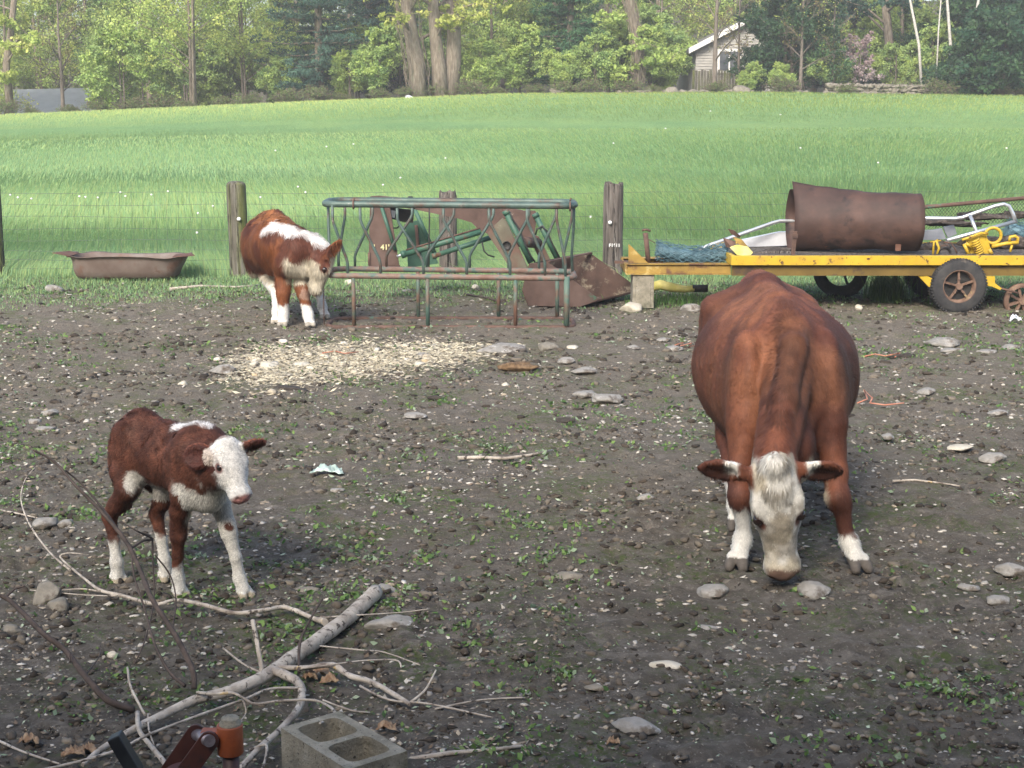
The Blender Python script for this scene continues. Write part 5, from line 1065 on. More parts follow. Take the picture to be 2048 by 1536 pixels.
mb = MB(); mb.tube([D(1984, 493, 16.9), D(2012, 487, 16.9), D(2036, 485, 16.9)], .022, 8); mb.tube([D(2034, 488, 16.9), D(2036, 476, 16.9), D(2030, 472, 16.9), D(2020, 474, 16.9), D(2019, 482, 16.9)], .018, 8); mb.tube([D(2024, 490, 16.9), D(2020, 504, 16.9)], .014, 6); mb.build('lever', M['yellow'], ym)
mb = MB(); mb.tube([D(1978, 498, 16.85), D(1984, 508, 16.85)], .022, 7); mb.tube([D(1932, 486, 16.9), D(1942, 494, 16.9)], .018, 7); mb.tube([D(1928, 488, 16.9), D(1938, 510, 16.9)], .02, 7); mb.build('bolt_lug', M['yellow'], ym)
yb = thing('yellow_bracket', 'small yellow bracket with bent pipe right of the rusted tank', 'machine part', D(1880, 510, 16.85))
mb = MB(); mb.tube([D(1866, 510, 16.85), D(1868, 484, 16.85), D(1876, 480, 16.85)], .013, 6); mb.tube([D(1872, 481, 16.85), D(1878, 496, 16.85), D(1874, 508, 16.85)], .014, 6); mb.tube([D(1860, 484, 16.85), D(1882, 481, 16.85)], .008, 6); mb.build('bracket_arm', M['yellow'], yb)
mb = MB(); mb.tube([D(1888, 484, 16.87), D(1902, 486, 16.87), D(1908, 494, 16.87), D(1914, 506, 16.87)], .010, 6); mb.tube([D(1882, 492, 16.87), D(1896, 490, 16.87)], .007, 6); mb.build('bent_pipe', M['rust_pipe'], yb)
mb = MB(); mb.ring(D(1888, 508, 16.95), (0, 1, .2), .07, .016, 24, 6); mb.build('belt', M['dark'], yb)
# crumpled yellow sheet at the left end of the bed
cs = thing('crumpled_sheet', 'crumpled yellow sheet metal at the left end of the trailer bed', 'sheet metal', D(1480, 512, 16.9))
mb = MB(); mb.prism([D(1446, 476, 16.9), D(1472, 484, 16.85), D(1466, 498, 16.8), D(1452, 494, 16.9)], (0, .006, .004)); mb.build('rusty_fold', M['rust_pipe'], cs)
mb = MB(); mb.prism([D(1466, 474, 16.95), D(1484, 480, 16.9), D(1496, 494, 16.85), D(1482, 492, 16.8), D(1472, 484, 16.9)], (0, .006, .004)); mb.build('folded_flap', M['yellow_old'], cs)
mb = MB(); mb.prism([D(1456, 458, 17.0), D(1470, 462, 16.95), D(1482, 474, 16.9), D(1478, 476, 16.95), D(1462, 468, 17.0)], (0, .006, .003)); mb.build('rusty_fold', M['rust_pipe'], cs)
mb = MB(); mb.prism([D(1460, 495, 16.75), D(1474, 490, 16.8), D(1496, 494, 16.8), D(1506, 505, 16.8), D(1500, 512, 16.75), D(1474, 510, 16.72)], (0, .012, .004)); mb.build('lower_fold', bpy.data.materials['pale_yellow'], cs)
mb = MB(); mb.tube([D(1504, 507, 17.0), D(1560, 505, 17.0), D(1600, 506, 17.0)], .02, 8, jit=.1); tag(mb.build('wooden_pole', M['post_dark'], None, D(1550, 508, 17.0)), 'reddish weathered pole lying on the left of the trailer bed', 'pole')

# ------------------------------------------------------------------ foreground: concrete block
ca = np.array(G(686, 1478, .19)); la = np.array((.62, -.78, 0)); la /= np.linalg.norm(la); sa = np.array((.78, .62, 0)); sa /= np.linalg.norm(sa)
cb = thing('concrete_block', 'grey hollow concrete block with two holes in the near foreground', 'concrete block', ca*(1, 1, 0)); Lh, Sh, Hh = .205, .112, .19; wl = .032
mb = MB(); P = lambda a, b, z: ca*(1, 1, 0)+la*a+sa*b+np.array((0, 0, z))
def bar(a0, a1, b0, b1, z0=-.01, z1=Hh): mb.hexa([P(a0, b0, z0), P(a1, b0, z0), P(a1, b1, z0), P(a0, b1, z0), P(a0, b0, z1), P(a1, b0, z1), P(a1, b1, z1), P(a0, b1, z1)])
def ringgrid():
    """top face with two rounded holes, walls and outer skin as one closed shell"""
    out = []; holes = []
    hw, hh = (2*Lh-3*wl)/4, Sh-wl
    for sgn in (-1, 1):
        cx_ = sgn*(hw+wl/2); hp = []
        for k in range(32):
            a = 2*math.pi*k/32; e = .38; hp.append((cx_+hw*abs(math.cos(a))**e*np.sign(math.cos(a)), hh*abs(math.sin(a))**e*np.sign(math.sin(a))))
        holes.append((cx_, hp))
    for cx_, hp in holes:
        x0_, x1_ = (-Lh, 0) if cx_ < 0 else (0, Lh); op = []
        for (x, y) in hp:
            dx, dy = x-cx_, y; cands = []
            if dx > 1e-6: cands.append((x1_-cx_)/dx)
            if dx < -1e-6: cands.append((x0_-cx_)/dx)
            if dy > 1e-6: cands.append(Sh/dy)
            if dy < -1e-6: cands.append(-Sh/dy)
            s = min(cands); op.append((cx_+dx*s, dy*s))
        n = 32; V = [P(*q, Hh) for q in hp]+[P(*q, Hh) for q in op]+[P(q[0], q[1], -.01) for q in hp]
        mb.add(V, [(k, n+k, n+(k+1) % n, (k+1) % n) for k in range(n)]+[(k, (k+1) % n, 2*n+(k+1) % n, 2*n+k) for k in range(n)])
ringgrid()
mb.add([P(-Lh, -Sh, -.01), P(Lh, -Sh, -.01), P(Lh, Sh, -.01), P(-Lh, Sh, -.01), P(-Lh, -Sh, Hh), P(Lh, -Sh, Hh), P(Lh, Sh, Hh), P(-Lh, Sh, Hh)], [(0, 1, 5, 4), (1, 2, 6, 5), (2, 3, 7, 6), (3, 0, 4, 7)])
mb.build('block_shell', M['concrete'], cb)

# ------------------------------------------------------------------ foreground: fallen branch
br = thing('fallen_branch', 'pale fallen branch with bare side shoots in the left foreground', 'branch', G(500, 1345))
def twig(pts, name='side_shoot', m='stick', n=7, jit=.1):
    """pts: (px, py, z, r)"""
    P = [np.array(G(a, b, z)) for a, b, z, r in pts]; rr_ = [r*(.86 if m == 'stick' else 1.1) for *_, r in pts]; Q, q = [], []
    for i in range(len(P)-1):                       # smooth with Catmull-Rom
        p0, p1, p2, p3 = P[max(i-1, 0)], P[i], P[i+1], P[min(i+2, len(P)-1)]
        for k in range(5):
            t = k/5; Q.append(.5*((2*p1)+(-p0+p2)*t+(2*p0-5*p1+4*p2-p3)*t*t+(-p0+3*p1-3*p2+p3)*t**3)); q.append(rr_[i]+(rr_[i+1]-rr_[i])*t)
    Q.append(P[-1]); q.append(rr_[-1]); mb = MB(); mb.tube(Q, q, n, jit=jit); return mb.build(name, M[m], br)
twig([(752, 1183, .05, .040), (700, 1232, .045, .039), (640, 1277, .04, .036), (590, 1312, .04, .034), (530, 1352, .04, .031), (460, 1382, .04, .025), (390, 1400, .035, .022), (330, 1428, .03, .019), (270, 1458, .03, .017), (200, 1500, .03, .012), (165, 1530, .02, .008)], 'main_stem', n=12, jit=.06)
twig([(545, 1340, .05, .022), (590, 1360, .05, .022), (604, 1385, .04, .019), (595, 1420, .03, .016), (560, 1460, .03, .015), (510, 1505, .03, .013), (478, 1540, .02, .012)])
twig([(555, 1335, .05, .012), (610, 1336, .06, .012), (665, 1330, .07, .014), (700, 1352, .05, .014), (740, 1363, .04, .013), (780, 1384, .03, .012), (822, 1410, .02, .010)])
twig([(650, 1244, .06, .020), (625, 1236, .05, .012), (572, 1215, .05, .012), (530, 1220, .06, .011), (470, 1226, .06, .011), (400, 1208, .07, .011), (350, 1200, .07, .009), (310, 1208, .06, .010), (240, 1190, .05, .009), (200, 1180, .05, .009), (160, 1150, .04, .007), (125, 1120, .04, .006), (122, 1110, .05, .005), (140, 1106, .07, .004), (165, 1108, .09, .003)])
twig([(235, 1192, .05, .006), (170, 1178, .03, .004), (110, 1182, .02, .003)]); twig([(240, 1192, .05, .005), (170, 1190, .03, .003), (60, 1180, .02, .003)])
twig([(140, 1140, .05, .007), (100, 1105, .08, .006), (60, 1050, .14, .005), (42, 1000, .20, .004), (50, 960, .26, .003), (70, 935, .30, .0025)])
twig([(388, 1378, .04, .011), (385, 1340, .10, .010), (350, 1270, .20, .010), (305, 1200, .30, .009), (280, 1140, .37, .009), (250, 1080, .46, .008), (200, 1020, .56, .007), (150, 970, .66, .006), (110, 925, .74, .005), (66, 900, .80, .004)], m='stick_dark')
twig([(253, 1086, .45, .006), (215, 1030, .53, .005), (170, 975, .62, .004), (130, 940, .70, .003)], m='stick_dark'); twig([(258, 1100, .43, .006), (285, 1082, .42, .005), (305, 1078, .40, .005), (270, 1060, .48, .003), (245, 1045, .5, .002)], m='stick_dark')
twig([(305, 1078, .40, .004), (306, 1130, .30, .0035), (308, 1200, .18, .003), (290, 1280, .10, .003), (268, 1330, .04, .002)], m='stick_dark'); twig([(310, 1110, .36, .003), (340, 1150, .26, .003), (352, 1200, .18, .003), (345, 1258, .12, .003)], m='stick_dark')
twig([(370, 1372, .05, .007), (340, 1345, .08, .006), (310, 1290, .15, .005), (290, 1220, .22, .004), (268, 1150, .30, .004), (262, 1090, .38, .003)], m='stick_dark')
twig([(268, 1420, .04, .013), (215, 1400, .09, .012), (170, 1352, .16, .011), (130, 1300, .22, .010), (90, 1270, .27, .010), (40, 1220, .32, .009), (10, 1195, .35, .008), (-30, 1186, .38, .007)], m='stick_dark'); twig([(10, 1196, .35, .005), (30, 1178, .37, .004), (50, 1172, .38, .003)], m='stick_dark')
twig([(140, 1325, .2, .003), (140, 1305, .23, .002)], m='stick_dark'); twig([(172, 1350, .15, .003), (200, 1310, .12, .0025), (200, 1290, .12, .002)], m='stick_dark')
twig([(275, 1425, .04, .010), (278, 1460, .05, .010), (300, 1490, .04, .010), (325, 1520, .04, .011), (335, 1540, .03, .010)]); twig([(296, 1428, .04, .004), (298, 1460, .04, .004), (308, 1490, .03, .003)])
twig([(395, 1385, .06, .008), (430, 1388, .09, .007), (465, 1386, .11, .006), (490, 1398, .1, .006), (510, 1408, .09, .006), (560, 1402, .09, .006), (620, 1400, .09, .006), (650, 1408, .10, .006), (670, 1425, .14, .006), (655, 1440, .17, .005), (640, 1446, .19, .005)])
twig([(600, 1376, .05, .007), (540, 1378, .07, .006), (490, 1398, .08, .006), (400, 1430, .09, .006), (300, 1468, .10, .006), (235, 1500, .09, .006), (150, 1525, .08, .006), (60, 1545, .07, .006)])
twig([(290, 1430, .04, .006), (262, 1375, .08, .006), (255, 1335, .10, .005)], m='stick'); twig([(525, 1345, .05, .011), (515, 1290, .14, .011), (505, 1240, .22, .010)], m='stick')
twig([(598, 1345, .05, .006), (600, 1285, .12, .005), (620, 1240, .18, .004), (645, 1198, .24, .0035)], m='stick_dark'); twig([(640, 1292, .05, .004), (720, 1300, .06, .004), (770, 1305, .04, .003), (840, 1330, .02, .003)])
twig([(600, 1338, .06, .004), (660, 1330, .08, .004), (720, 1322, .07, .004), (790, 1320, .05, .004), (803, 1335, .03, .004)]); twig([(720, 1372, .03, .006), (780, 1400, .02, .005), (860, 1408, .02, .005), (985, 1435, .02, .004)])
twig([(820, 1405, .02, .006), (850, 1380, .05, .005), (872, 1340, .10, .004)]); twig([(535, 1350, .04, .005), (490, 1330, .05, .005), (446, 1296, .06, .004)]); twig([(640, 1235, .05, .004), (720, 1230, .05, .004), (800, 1225, .03, .003), (858, 1218, .03, .003)])
twig([(870, 1418, .02, .004), (960, 1400, .02, .004), (1050, 1395, .02, .003)]); twig([(0, 1483, .03, .006), (50, 1505, .03, .005), (120, 1528, .02, .004)]); twig([(500, 1500, .03, .006), (532, 1490, .05, .006), (530, 1520, .04, .005), (522, 1545, .03, .005)])
twig([(645, 1400, .08, .004), (700, 1420, .05, .004), (740, 1425, .03, .003)]); twig([(486, 1400, .09, .004), (492, 1425, .06, .003), (478, 1445, .05, .003)])
# big curled dead leaves by the branch
for i, (px, py, s) in enumerate([(60, 1490, 34), (150, 1515, 40), (178, 1510, 30), (640, 1352, 40), (620, 1362, 26), (775, 1464, 36), (660, 1368, 30), (1226, 1494, 22)]):
    scrap('dead_leaf', px, py, s, mat('dead_leaf_brown', [(.4, (.22, .13, .075)), (.6, (.36, .27, .18))], 20, .9) if i == 0 else bpy.data.materials['dead_leaf_brown'], ['pale curled dead leaf at the lower left edge', 'brown curled dead leaf below the main stem', 'second brown curled leaf below the main stem', 'curled dead leaf under the fork of the branch', 'small dead leaf against the fork of the branch', 'pale curled dead leaf beyond the concrete block', 'dead leaf right of the fork of the branch', 'upright pale leaf in front of the half-buried rock'][i], 'leaf', 700+i, .04)

# ------------------------------------------------------------------ foreground: farm implement
im = thing('farm_implement', 'rusty orange and black farm implement poking into the bottom of the picture', 'farm implement', (D(400, 1536, 4.35)[0], 4.35, 0))
YI = 4.35; c = D(460, 1470, YI)
mb = MB(); mb.cyl((c[0], YI, c[2]+.035), (c[0], YI, c[2]-.06), .040, 24); mb.build('pivot_collar', M['orange_paint'], im, bevel=.004)
mb = MB(); mb.lathe((c[0]+.002, YI, c[2]+.035), (0, 0, 1), [(.034, 0), (.034, .006), (.029, .009), (.028, .020), (.025, .023), (.0, .024)], 24); mb.build('pin_cap', M['concrete'], im)
mb = MB(); mb.cyl((c[0], YI, c[2]-.06), (c[0], YI, 0), .026, 18); mb.build('upright', M['red_paint'], im)
mb = MB(); mb.obox((c[0]-.055, YI+.005, c[2]-.01), (1, 0, 0), (0, 1, 0), (0, 0, 1), .07, .045, .05); mb.build('lug', M['orange_paint'], im, bevel=.006)
for dy in (-.045, .035):
    a = D(418 if dy < 0 else 392, 1482 if dy < 0 else 1468, YI+dy); b = D(350 if dy < 0 else 318, 1575, YI+dy); d = (b-a)/np.linalg.norm(b-a); nrm = np.cross(d, (0, 1, 0)); P = []
    for k in range(9): t = math.pi/2+math.pi*k/8; P.append(a+.030*(math.cos(t)*d+math.sin(t)*nrm))
    P += [b-nrm*.030, b+nrm*.030]; mb = MB(); mb.prism(P, (0, .010, 0)); mb.build('clevis_plate', M['red_paint'], im, bevel=.002)
mb = MB(); mb.cyl(D(419, 1482, YI-.055), D(391, 1467, YI+.055), .019, 18); mb.build('clevis_pin', M['steel'], im)
for k, (dx, dy_) in enumerate(((0, 0), (.018, .03))):
    c2 = D(366, 1536+44, 4.30+dy_); mb = MB(); mb.lathe((c2[0]+dx, 4.30+dy_, c2[2]), (.25, -1, .30), [(.0, .02), (.060, .014), (.083, -.004), (.085, .0), (.062, .020), (.0, .026)], 40); mb.build('disc', M['red_paint'], im)
mb = MB(); a, b = D(229, 1470, 4.4), D(300, 1590, 4.4); mb.obox((a+b)/2, b-a, (0, 1, 0), np.cross(b-a, (0, 1, 0)), np.linalg.norm(b-a), .05, .042); mb.build('flat_bar', M['black_flat'], im, bevel=.004)
mb = MB(); mb.cyl((c[0]-.30, YI+.05, .12), (c[0]+.05, YI+.05, .12), .03, 12); mb.cyl((c[0]-.30, YI+.05, .12), (c[0]-.30, YI+.05, 0), .03, 12); mb.build('frame_bar', M['black_flat'], im)
# ------------------------------------------------------------------ unseen building added behind the camera to shade the near yard
bn = thing('shade_barn', 'unseen brown building added behind the camera to shade the yard', 'shade_barn', (0, -2, 0))
mb = MB(); mb.box(-13, -1.6, -2.0, -1.8, 0, 5.7); mb.box(1.6, 13, -2.0, -1.8, 0, 5.7); mb.box(-1.6, 1.6, -2.0, -1.8, 3.2, 5.7); mb.box(-13, -12.8, -12, -2.0, 0, 5.7); mb.box(12.8, 13, -12, -2.0, 0, 5.7); mb.box(-12.8, 12.8, -12, -11.8, 0, 5.7); mb.build('wall', mat('barn_boards', [(.3, (.12, .07, .05)), (.7, (.22, .14, .10))], 2, .9, 0, (), .5, 8, .02, (6, 6, .4)), bn)
mb = MB(); mb.prism([(-13.4, -1.3, 5.6), (-13.4, -6.9, 8.8), (-13.4, -12.5, 5.6), (-13.4, -12.5, 5.75), (-13.4, -6.9, 8.95), (-13.4, -1.3, 5.75)], (26.8, 0, 0)); mb.build('roof', mat('barn_roof', [(.3, (.10, .10, .10)), (.7, (.18, .17, .17))], 3, .7), bn)
mb = MB(); mb.box(1.7, 3.2, -1.79, -1.72, 0.02, 3.1); mb.build('sliding_door', M['post_dark'], bn)

# ------------------------------------------------------------------ trees: trunk with limbs, crown of leaf clumps
def limbs(mb, r_, base, H, R0, lean, nl, h0, spread, up, subn, thin=.35, stems=1, wob=.03, keep=None):
    tips = []
    for st in range(stems):
        a0 = 6.28*st/stems+r_.random()*.6; off = np.array((math.cos(a0), math.sin(a0), 0))*(R0*1.1 if stems > 1 else 0); P = []; q = []
        fl = np.array((*lean, 0.0))+(off*1.5*r_.random() if stems > 1 else 0); n = 9
        for i in range(n):
            t = i/(n-1); P.append(np.array(base)+off+np.array((fl[0]*t*H*.1, fl[1]*t*H*.1, t*H-.2*(i == 0)))+np.array((math.sin(i*1.7+st*2+a0), math.cos(i*1.3+st), 0))*wob*H*.12*t)
            q.append(R0*(1-.82*t)*(1.35 if i == 0 else 1)/(1 if stems == 1 else 1.2))
        mb.tube(P, q, 9, jit=.05)
        for k in range(nl):
            t = h0+(1-h0)*((k+r_.random())/nl)**.9; i = min(int(t*(n-1)), n-2); p = P[i]+(P[i+1]-P[i])*(t*(n-1)-i); rr_ = R0*(1-.82*t)
            a = r_.random()*6.28; L = spread*(1.15-.75*t)*(.65+.5*r_.random()); d = np.array((math.cos(a), math.sin(a), up*(.5+r_.random()))); d /= np.linalg.norm(d)
            e = p+d*L; m = p+d*L*.5+np.array((0, 0, L*.06)); mb.tube([p, m, e], [rr_*thin, rr_*thin*.6, .012], 5, cap=False); 
            tips += [(m, L*.25), (e, L*.22), (p+d*L*.75, L*.25)]
            for s_ in range(subn):
                b = p+d*L*(.3+.6*r_.random()); d2 = d+(r_.random(3)-.5)*1.6; d2 /= np.linalg.norm(d2); e2 = b+d2*L*.45; mb.tube([b, e2], [rr_*thin*.35, .008], 4, cap=False); tips.append((e2, L*.18))
        tips.append((P[-1], spread*.25))
    return tips
def leaves(r_, tips, per, size, cols, flat=.7, clump=1.0, asp=.6, droop=0):
    T = np.array([t[0] for t in tips]); S = np.array([t[1] for t in tips])*clump; n = per*len(T); i = np.repeat(np.arange(len(T)), per)
    g = r_.normal(size=(n, 3)); g /= np.linalg.norm(g, axis=1)[:, None]; g *= (r_.random(n)**.45)[:, None]*S[i][:, None]; g[:, 2] *= flat; c = T[i]+g
    # small sprays inside the clump: leaves gather on twigs rather than fill it evenly
    ms = 6; j = r_.integers(0, n, n); near_ = c[(np.arange(n)//ms)*ms]; c = near_+(c-near_)*.32
    s = size*(.55+.8*r_.random(n)); A = r_.normal(size=(n, 3)); A /= np.linalg.norm(A, axis=1)[:, None]; Bv = np.cross(A, r_.normal(size=(n, 3))); Bv /= np.linalg.norm(Bv, axis=1)[:, None]; A[:, 2] -= droop
    V = np.stack([c-A*s[:, None], c-Bv*s[:, None]*asp, c+A*s[:, None], c+Bv*s[:, None]*asp], 1).reshape(-1, 3); F = np.arange(n*4).reshape(n, 4)
    base = np.array(cols)[r_.integers(0, len(cols), len(T))][i]; cc = base*(.8+.4*r_.random((n, 1))); 
    return V, F, np.repeat(cc, 4, 0)
YG = [(.44, .52, .14), (.50, .56, .16), (.40, .50, .14), (.54, .56, .20)]      # young yellow green
LG = [(.38, .49, .14), (.43, .53, .16), (.33, .45, .13)]
MG = [(.28, .39, .13), (.33, .45, .15), (.22, .34, .12)]
DG = [(.045, .10, .045), (.065, .135, .055), (.035, .08, .04)]
BG = [(.045, .10, .075), (.06, .125, .09), (.035, .08, .06)]     # blue green needles
PK = [(.45, .34, .35), (.38, .29, .30), (.5, .42, .42)]
RDU = [(.22, .17, .08), (.17, .15, .06)]
PROTO = {}
def make_tree(kind, seed, name):
    r_ = np.random.default_rng(seed); mb = MB(); t = thing(name, 'x x x x', 'tree', (0, 0, 0)); bk, lm = M['bark'], M['leaf']
    if kind == 'young': tp = limbs(mb, r_, (0, 0, 0), 9, .10, (.3, .1), 20, .06, 2.6, .45, 3, stems=1); lv = leaves(r_, tp, 130, .055, YG+LG, .8, 1.35)
    elif kind == 'light': tp = limbs(mb, r_, (0, 0, 0), 11, .075, (.2, 0), 15, .07, 3.2, .5, 3, stems=3); lv = leaves(r_, tp, 90, .055, LG+YG[:2], .8, 1.3)
    elif kind == 'green': tp = limbs(mb, r_, (0, 0, 0), 12, .16, (0, .2), 24, .05, 3.3, .45, 3); lv = leaves(r_, tp, 125, .066, MG+LG, .8, 1.35)
    elif kind == 'yellow_big': tp = limbs(mb, r_, (0, 0, 0), 15, .38, (-.2, 0), 13, .28, 4.2, .25, 4, .3); tp = [q for q in tp if q[0][2] > 2.8]; lv = leaves(r_, tp, 42, .10, YG[:2]+[(.33, .36, .09)], .6, .8)
    elif kind == 'bare': tp = limbs(mb, r_, (0, 0, 0), 8, .13, (.1, 0), 18, .18, 2.4, .8, 7, .4); bk = M['bark_thin']; lv = leaves(r_, tp, 7, .055, RDU+YG[:1], .8, 1.4)
    elif kind == 'bush': tp = limbs(mb, r_, (0, 0, 0), 2.6, .05, (0, 0), 14, .02, 1.5, .6, 3, stems=2); lv = leaves(r_, tp, 100, .052, LG+MG[:1], .8, 1.5); bk = M['bark_thin']
    elif kind == 'midbush': tp = limbs(mb, r_, (0, 0, 0), 2.8, .05, (0, 0), 14, .02, 1.6, .6, 3, stems=2); lv = leaves(r_, tp, 100, .055, MG+LG[:1], .8, 1.3); bk = M['bark_thin']
    elif kind == 'bramble': tp = limbs(mb, r_, (0, 0, 0), .8, .012, (0, 0), 18, .02, 1.1, .5, 5, .5, stems=3); lv = leaves(r_, tp, 8, .04, [(.20, .16, .11), (.16, .22, .08), (.20, .27, .10)], .8, 1.5); bk = M['bark_thin']
    elif kind == 'dark': tp = limbs(mb, r_, (0, 0, 0), 5.2, .14, (0, 0), 30, .04, 2.3, .35, 3, stems=2); lv = leaves(r_, tp, 110, .068, DG, .8, 1.4)
    elif kind == 'rhodo': tp = limbs(mb, r_, (0, 0, 0), 3.6, .10, (0, 0), 24, .03, 2.7, .3, 3, stems=2); lv = leaves(r_, tp, 80, .095, DG+[(.035, .095, .05)], .8, 1.3)
    elif kind == 'pink': tp = limbs(mb, r_, (0, 0, 0), 2.6, .06, (0, 0), 16, .25, 1.4, .5, 3); lv = leaves(r_, tp, 45, .055, PK, .8, 1.2); bk = M['bark_thin']
    elif kind in ('pine', 'midpine'):
        H = 12 if kind == 'pine' else 9.5; tp = []; P = [(0, 0, -.2), (0, 0, H*.5), (0, .05, H)]; mb.tube(P, [.24, .15, .03], 9)
        for z in np.arange(.7, H, .55):
            for k in range(7):
                a = r_.random()*6.28; L = (3.5 if kind == 'pine' else 2.6)*(1-z/H)**.75*(.7+.5*r_.random()); p = np.array((0, 0, z)); e = p+np.array((math.cos(a)*L, math.sin(a)*L, L*.05)); mb.tube([p, (p+e)/2+(0, 0, -.05*L), e], [.045, .025, .008], 4, cap=False)
                for u in (.12, .35, .55, .75, .95): tp.append((p+(e-p)*u+r_.normal(size=3)*(.16, .16, .05), .50))
        lv = leaves(r_, tp, 48, .13, BG if kind == 'pine' else [(.045, .12, .055), (.06, .15, .065)],   .5, 1.15, .2); lm = M['needle']
    mb.build('trunk', bk, t); V, F, c = lv; npobj('crown', V, F, lm, t, col=c); return t
protos = {k: make_tree(k, 3, nm) for k, nm in (('young', 'young_tree'), ('light', 'maple_tree'), ('green', 'broadleaf_tree'), ('bare', 'bare_tree'), ('bush', 'bush'), ('midbush', 'bush'), ('bramble', 'bramble'), ('dark', 'evergreen_tree'), ('rhodo', 'evergreen_shrub'), ('pink', 'flowering_shrub'), ('pine', 'pine_tree'), ('midpine', 'pine_tree'))}
used = set()
def plant(kind, px, Y, s, rot, lab, group=None, sz=None, cat=None):
    p = protos[kind]; o = p if kind not in used else copy_tree(p); used.add(kind); x = ray(px, 190)[0]/ray(px, 190)[1]*Y
    o.location = (x, Y, zg(x, Y)-.05); o.rotation_euler = (0, 0, rot); o.scale = (s, s, sz or s); o['label'] = lab; o['category'] = cat or ('bush' if kind in ('bush', 'midbush', 'bramble', 'rhodo', 'pink') else 'tree')
    if group: o['group'] = group
    return o
T1 = 'trees at the meadow edge'
PL = [
 ('rhodo', 2190, 72, 1.1, 1, 'dark shrub well beyond the right edge'), ('green', 2290, 74, 1.0, 3, 'green tree well beyond the right edge'), ('light', 2420, 73, 1.0, 2, 'light green tree far beyond the right edge'), ('green', 2560, 74, 1.0, 5, 'green tree farthest beyond the right edge'), ('light', -90, 75, 1.0, 2, 'light green tree just beyond the left edge'), ('young', -220, 74, 1.0, 1, 'yellow green tree well beyond the left edge'), ('green', -360, 75, 1.0, 4, 'green tree far beyond the left edge'), ('light', -500, 74, 1.0, 5, 'light green tree farthest beyond the left edge'),
 ('young', 10, 74, 1.0, 0, 'yellow green young tree at the far left above the grey roof'), ('light', 120, 90, 1.2, 1, 'light green tree behind the grey roof'),
 ('bush', 245, 70, 1.35, 0, 'bright green bush at the right end of the grey roof'), ('bare', 125, 72, .8, 2.4, 'slim thin-leaved tree in front of the grey roof middle'),
 ('light', 385, 70.5, 1.15, .5, 'broad many-stemmed light green maple left of the dark pine'), ('green', 300, 80, 1.0, 2, 'green tree behind the bright green bush and maple'),
 ('light', 490, 76, 1.0, 3, 'light green tree between the maple and the dark pine'), ('midbush', 560, 73, .75, 3, 'low green bush left of the dark pine foot'),
 ('pine', 640, 73, 1.0, .3, 'large dark blue green pine left of the big trunks'), ('pine', 740, 80, 1.0, 2.3, 'second dark pine just behind the leftmost big trunk'),
 ('midbush', 760, 71, 1.1, 1, 'tangled green bush left of the big trunks'), ('bush', 700, 72, .8, 5, 'small bush at the foot of the dark pine'),
 ('young', 985, 74, .95, 4, 'yellow green tree right of the three big trunks'), ('bush', 960, 71, .9, 2, 'bush at the foot right of the three big trunks'), ('bush', 1040, 72, 1.1, .7, 'light green bush in the middle of the tree line'),
 ('midpine', 1140, 74, 1.0, 0, 'soft green pine in the middle of the tree line'), ('midbush', 1190, 71.5, .95, 2.2, 'mid green bush below the soft green pine'), ('bush', 1110, 71, .7, 4, 'low bush at the left foot of the soft green pine'),
 ('bush', 1300, 73, 1.1, 3.3, 'bright green bush right of the ivy-covered trunk'), ('bush', 1335, 73.5, .8, 1.1, 'green bush left of the house wall'), ('bush', 1240, 74, 1.2, .2, 'green bush left of the ivy-covered trunk'),
 ('bare', 1428, 71, 1.0, 0, 'thin bare tree in front of the house gable'), ('bare', 1476, 74, .7, 2, 'small bare tree between the house gable and the dark evergreen'), ('bush', 1500, 70.5, .5, 1, 'low bright bush in front of the house window'),
 ('dark', 1575, 73, 1.1, 0, 'dense dark evergreen right of the house'), ('dark', 1562, 76, .55, 4, 'smaller dark evergreen touching the house corner'), ('bare', 1600, 71, .75, 1, 'crooked bare tree in front of the dark evergreen'), ('bare', 1665, 71.5, .7, 3, 'crooked bare tree left of the pink flowering shrub'),
 ('bush', 1560, 70.5, .5, 3, 'low bush at the foot of the dark evergreen'), ('midbush', 1650, 72, .8, 3, 'low green bush left of the pink flowering shrub'),
 ('pink', 1718, 72.5, 1.0, 0, 'pink white flowering shrub left of the brown trunk'), ('pine', 1700, 84, 1.1, 1, 'dark pine behind the pink flowering shrub'), ('green', 1800, 79, .9, .6, 'green tree behind the white birches'), ('midbush', 1860, 74, 1.15, 1.4, 'green bush between the birch stems'), ('midbush', 1790, 74, .8, 4.4, 'bush right of the brown trunk'), ('bush', 1830, 72.5, .6, 5, 'small bush under the leftmost birch'),
 ('rhodo', 2000, 70, 1.0, 0, 'large dark green rhododendron at the right edge'), ('rhodo', 1935, 71.5, .62, 2, 'smaller dark rhododendron touching the rightmost birch'), ('rhodo', 2070, 72, 1.2, 4, 'dark rhododendron beyond the right edge'), ('pine', 2000, 79, 1.1, 5, 'dark pine above the rhododendron at the right edge'), ('dark', 1940, 76, 1.3, 2, 'dark evergreen behind the rightmost birch'),
]
for k, px, Y, s, rot, lab in PL: plant(k, px, Y, s, rot, lab, T1)
for i, px in enumerate(range(-560, 2700, 62)):
    if 1290 < px < 1800 and i % 2: continue
    k = i % 5; plant('bramble', px+ (i*37 % 23), 69.3+(i % 3)*.5, .42+.08*k, i*1.3, 'low brown leafless bramble clump along the top edge of the meadow', 'brambles along the top edge of the meadow')
bw = 'woods behind the first row of trees'
kk = ['green', 'light', 'green', 'young', 'green', 'pine', 'light', 'midpine']
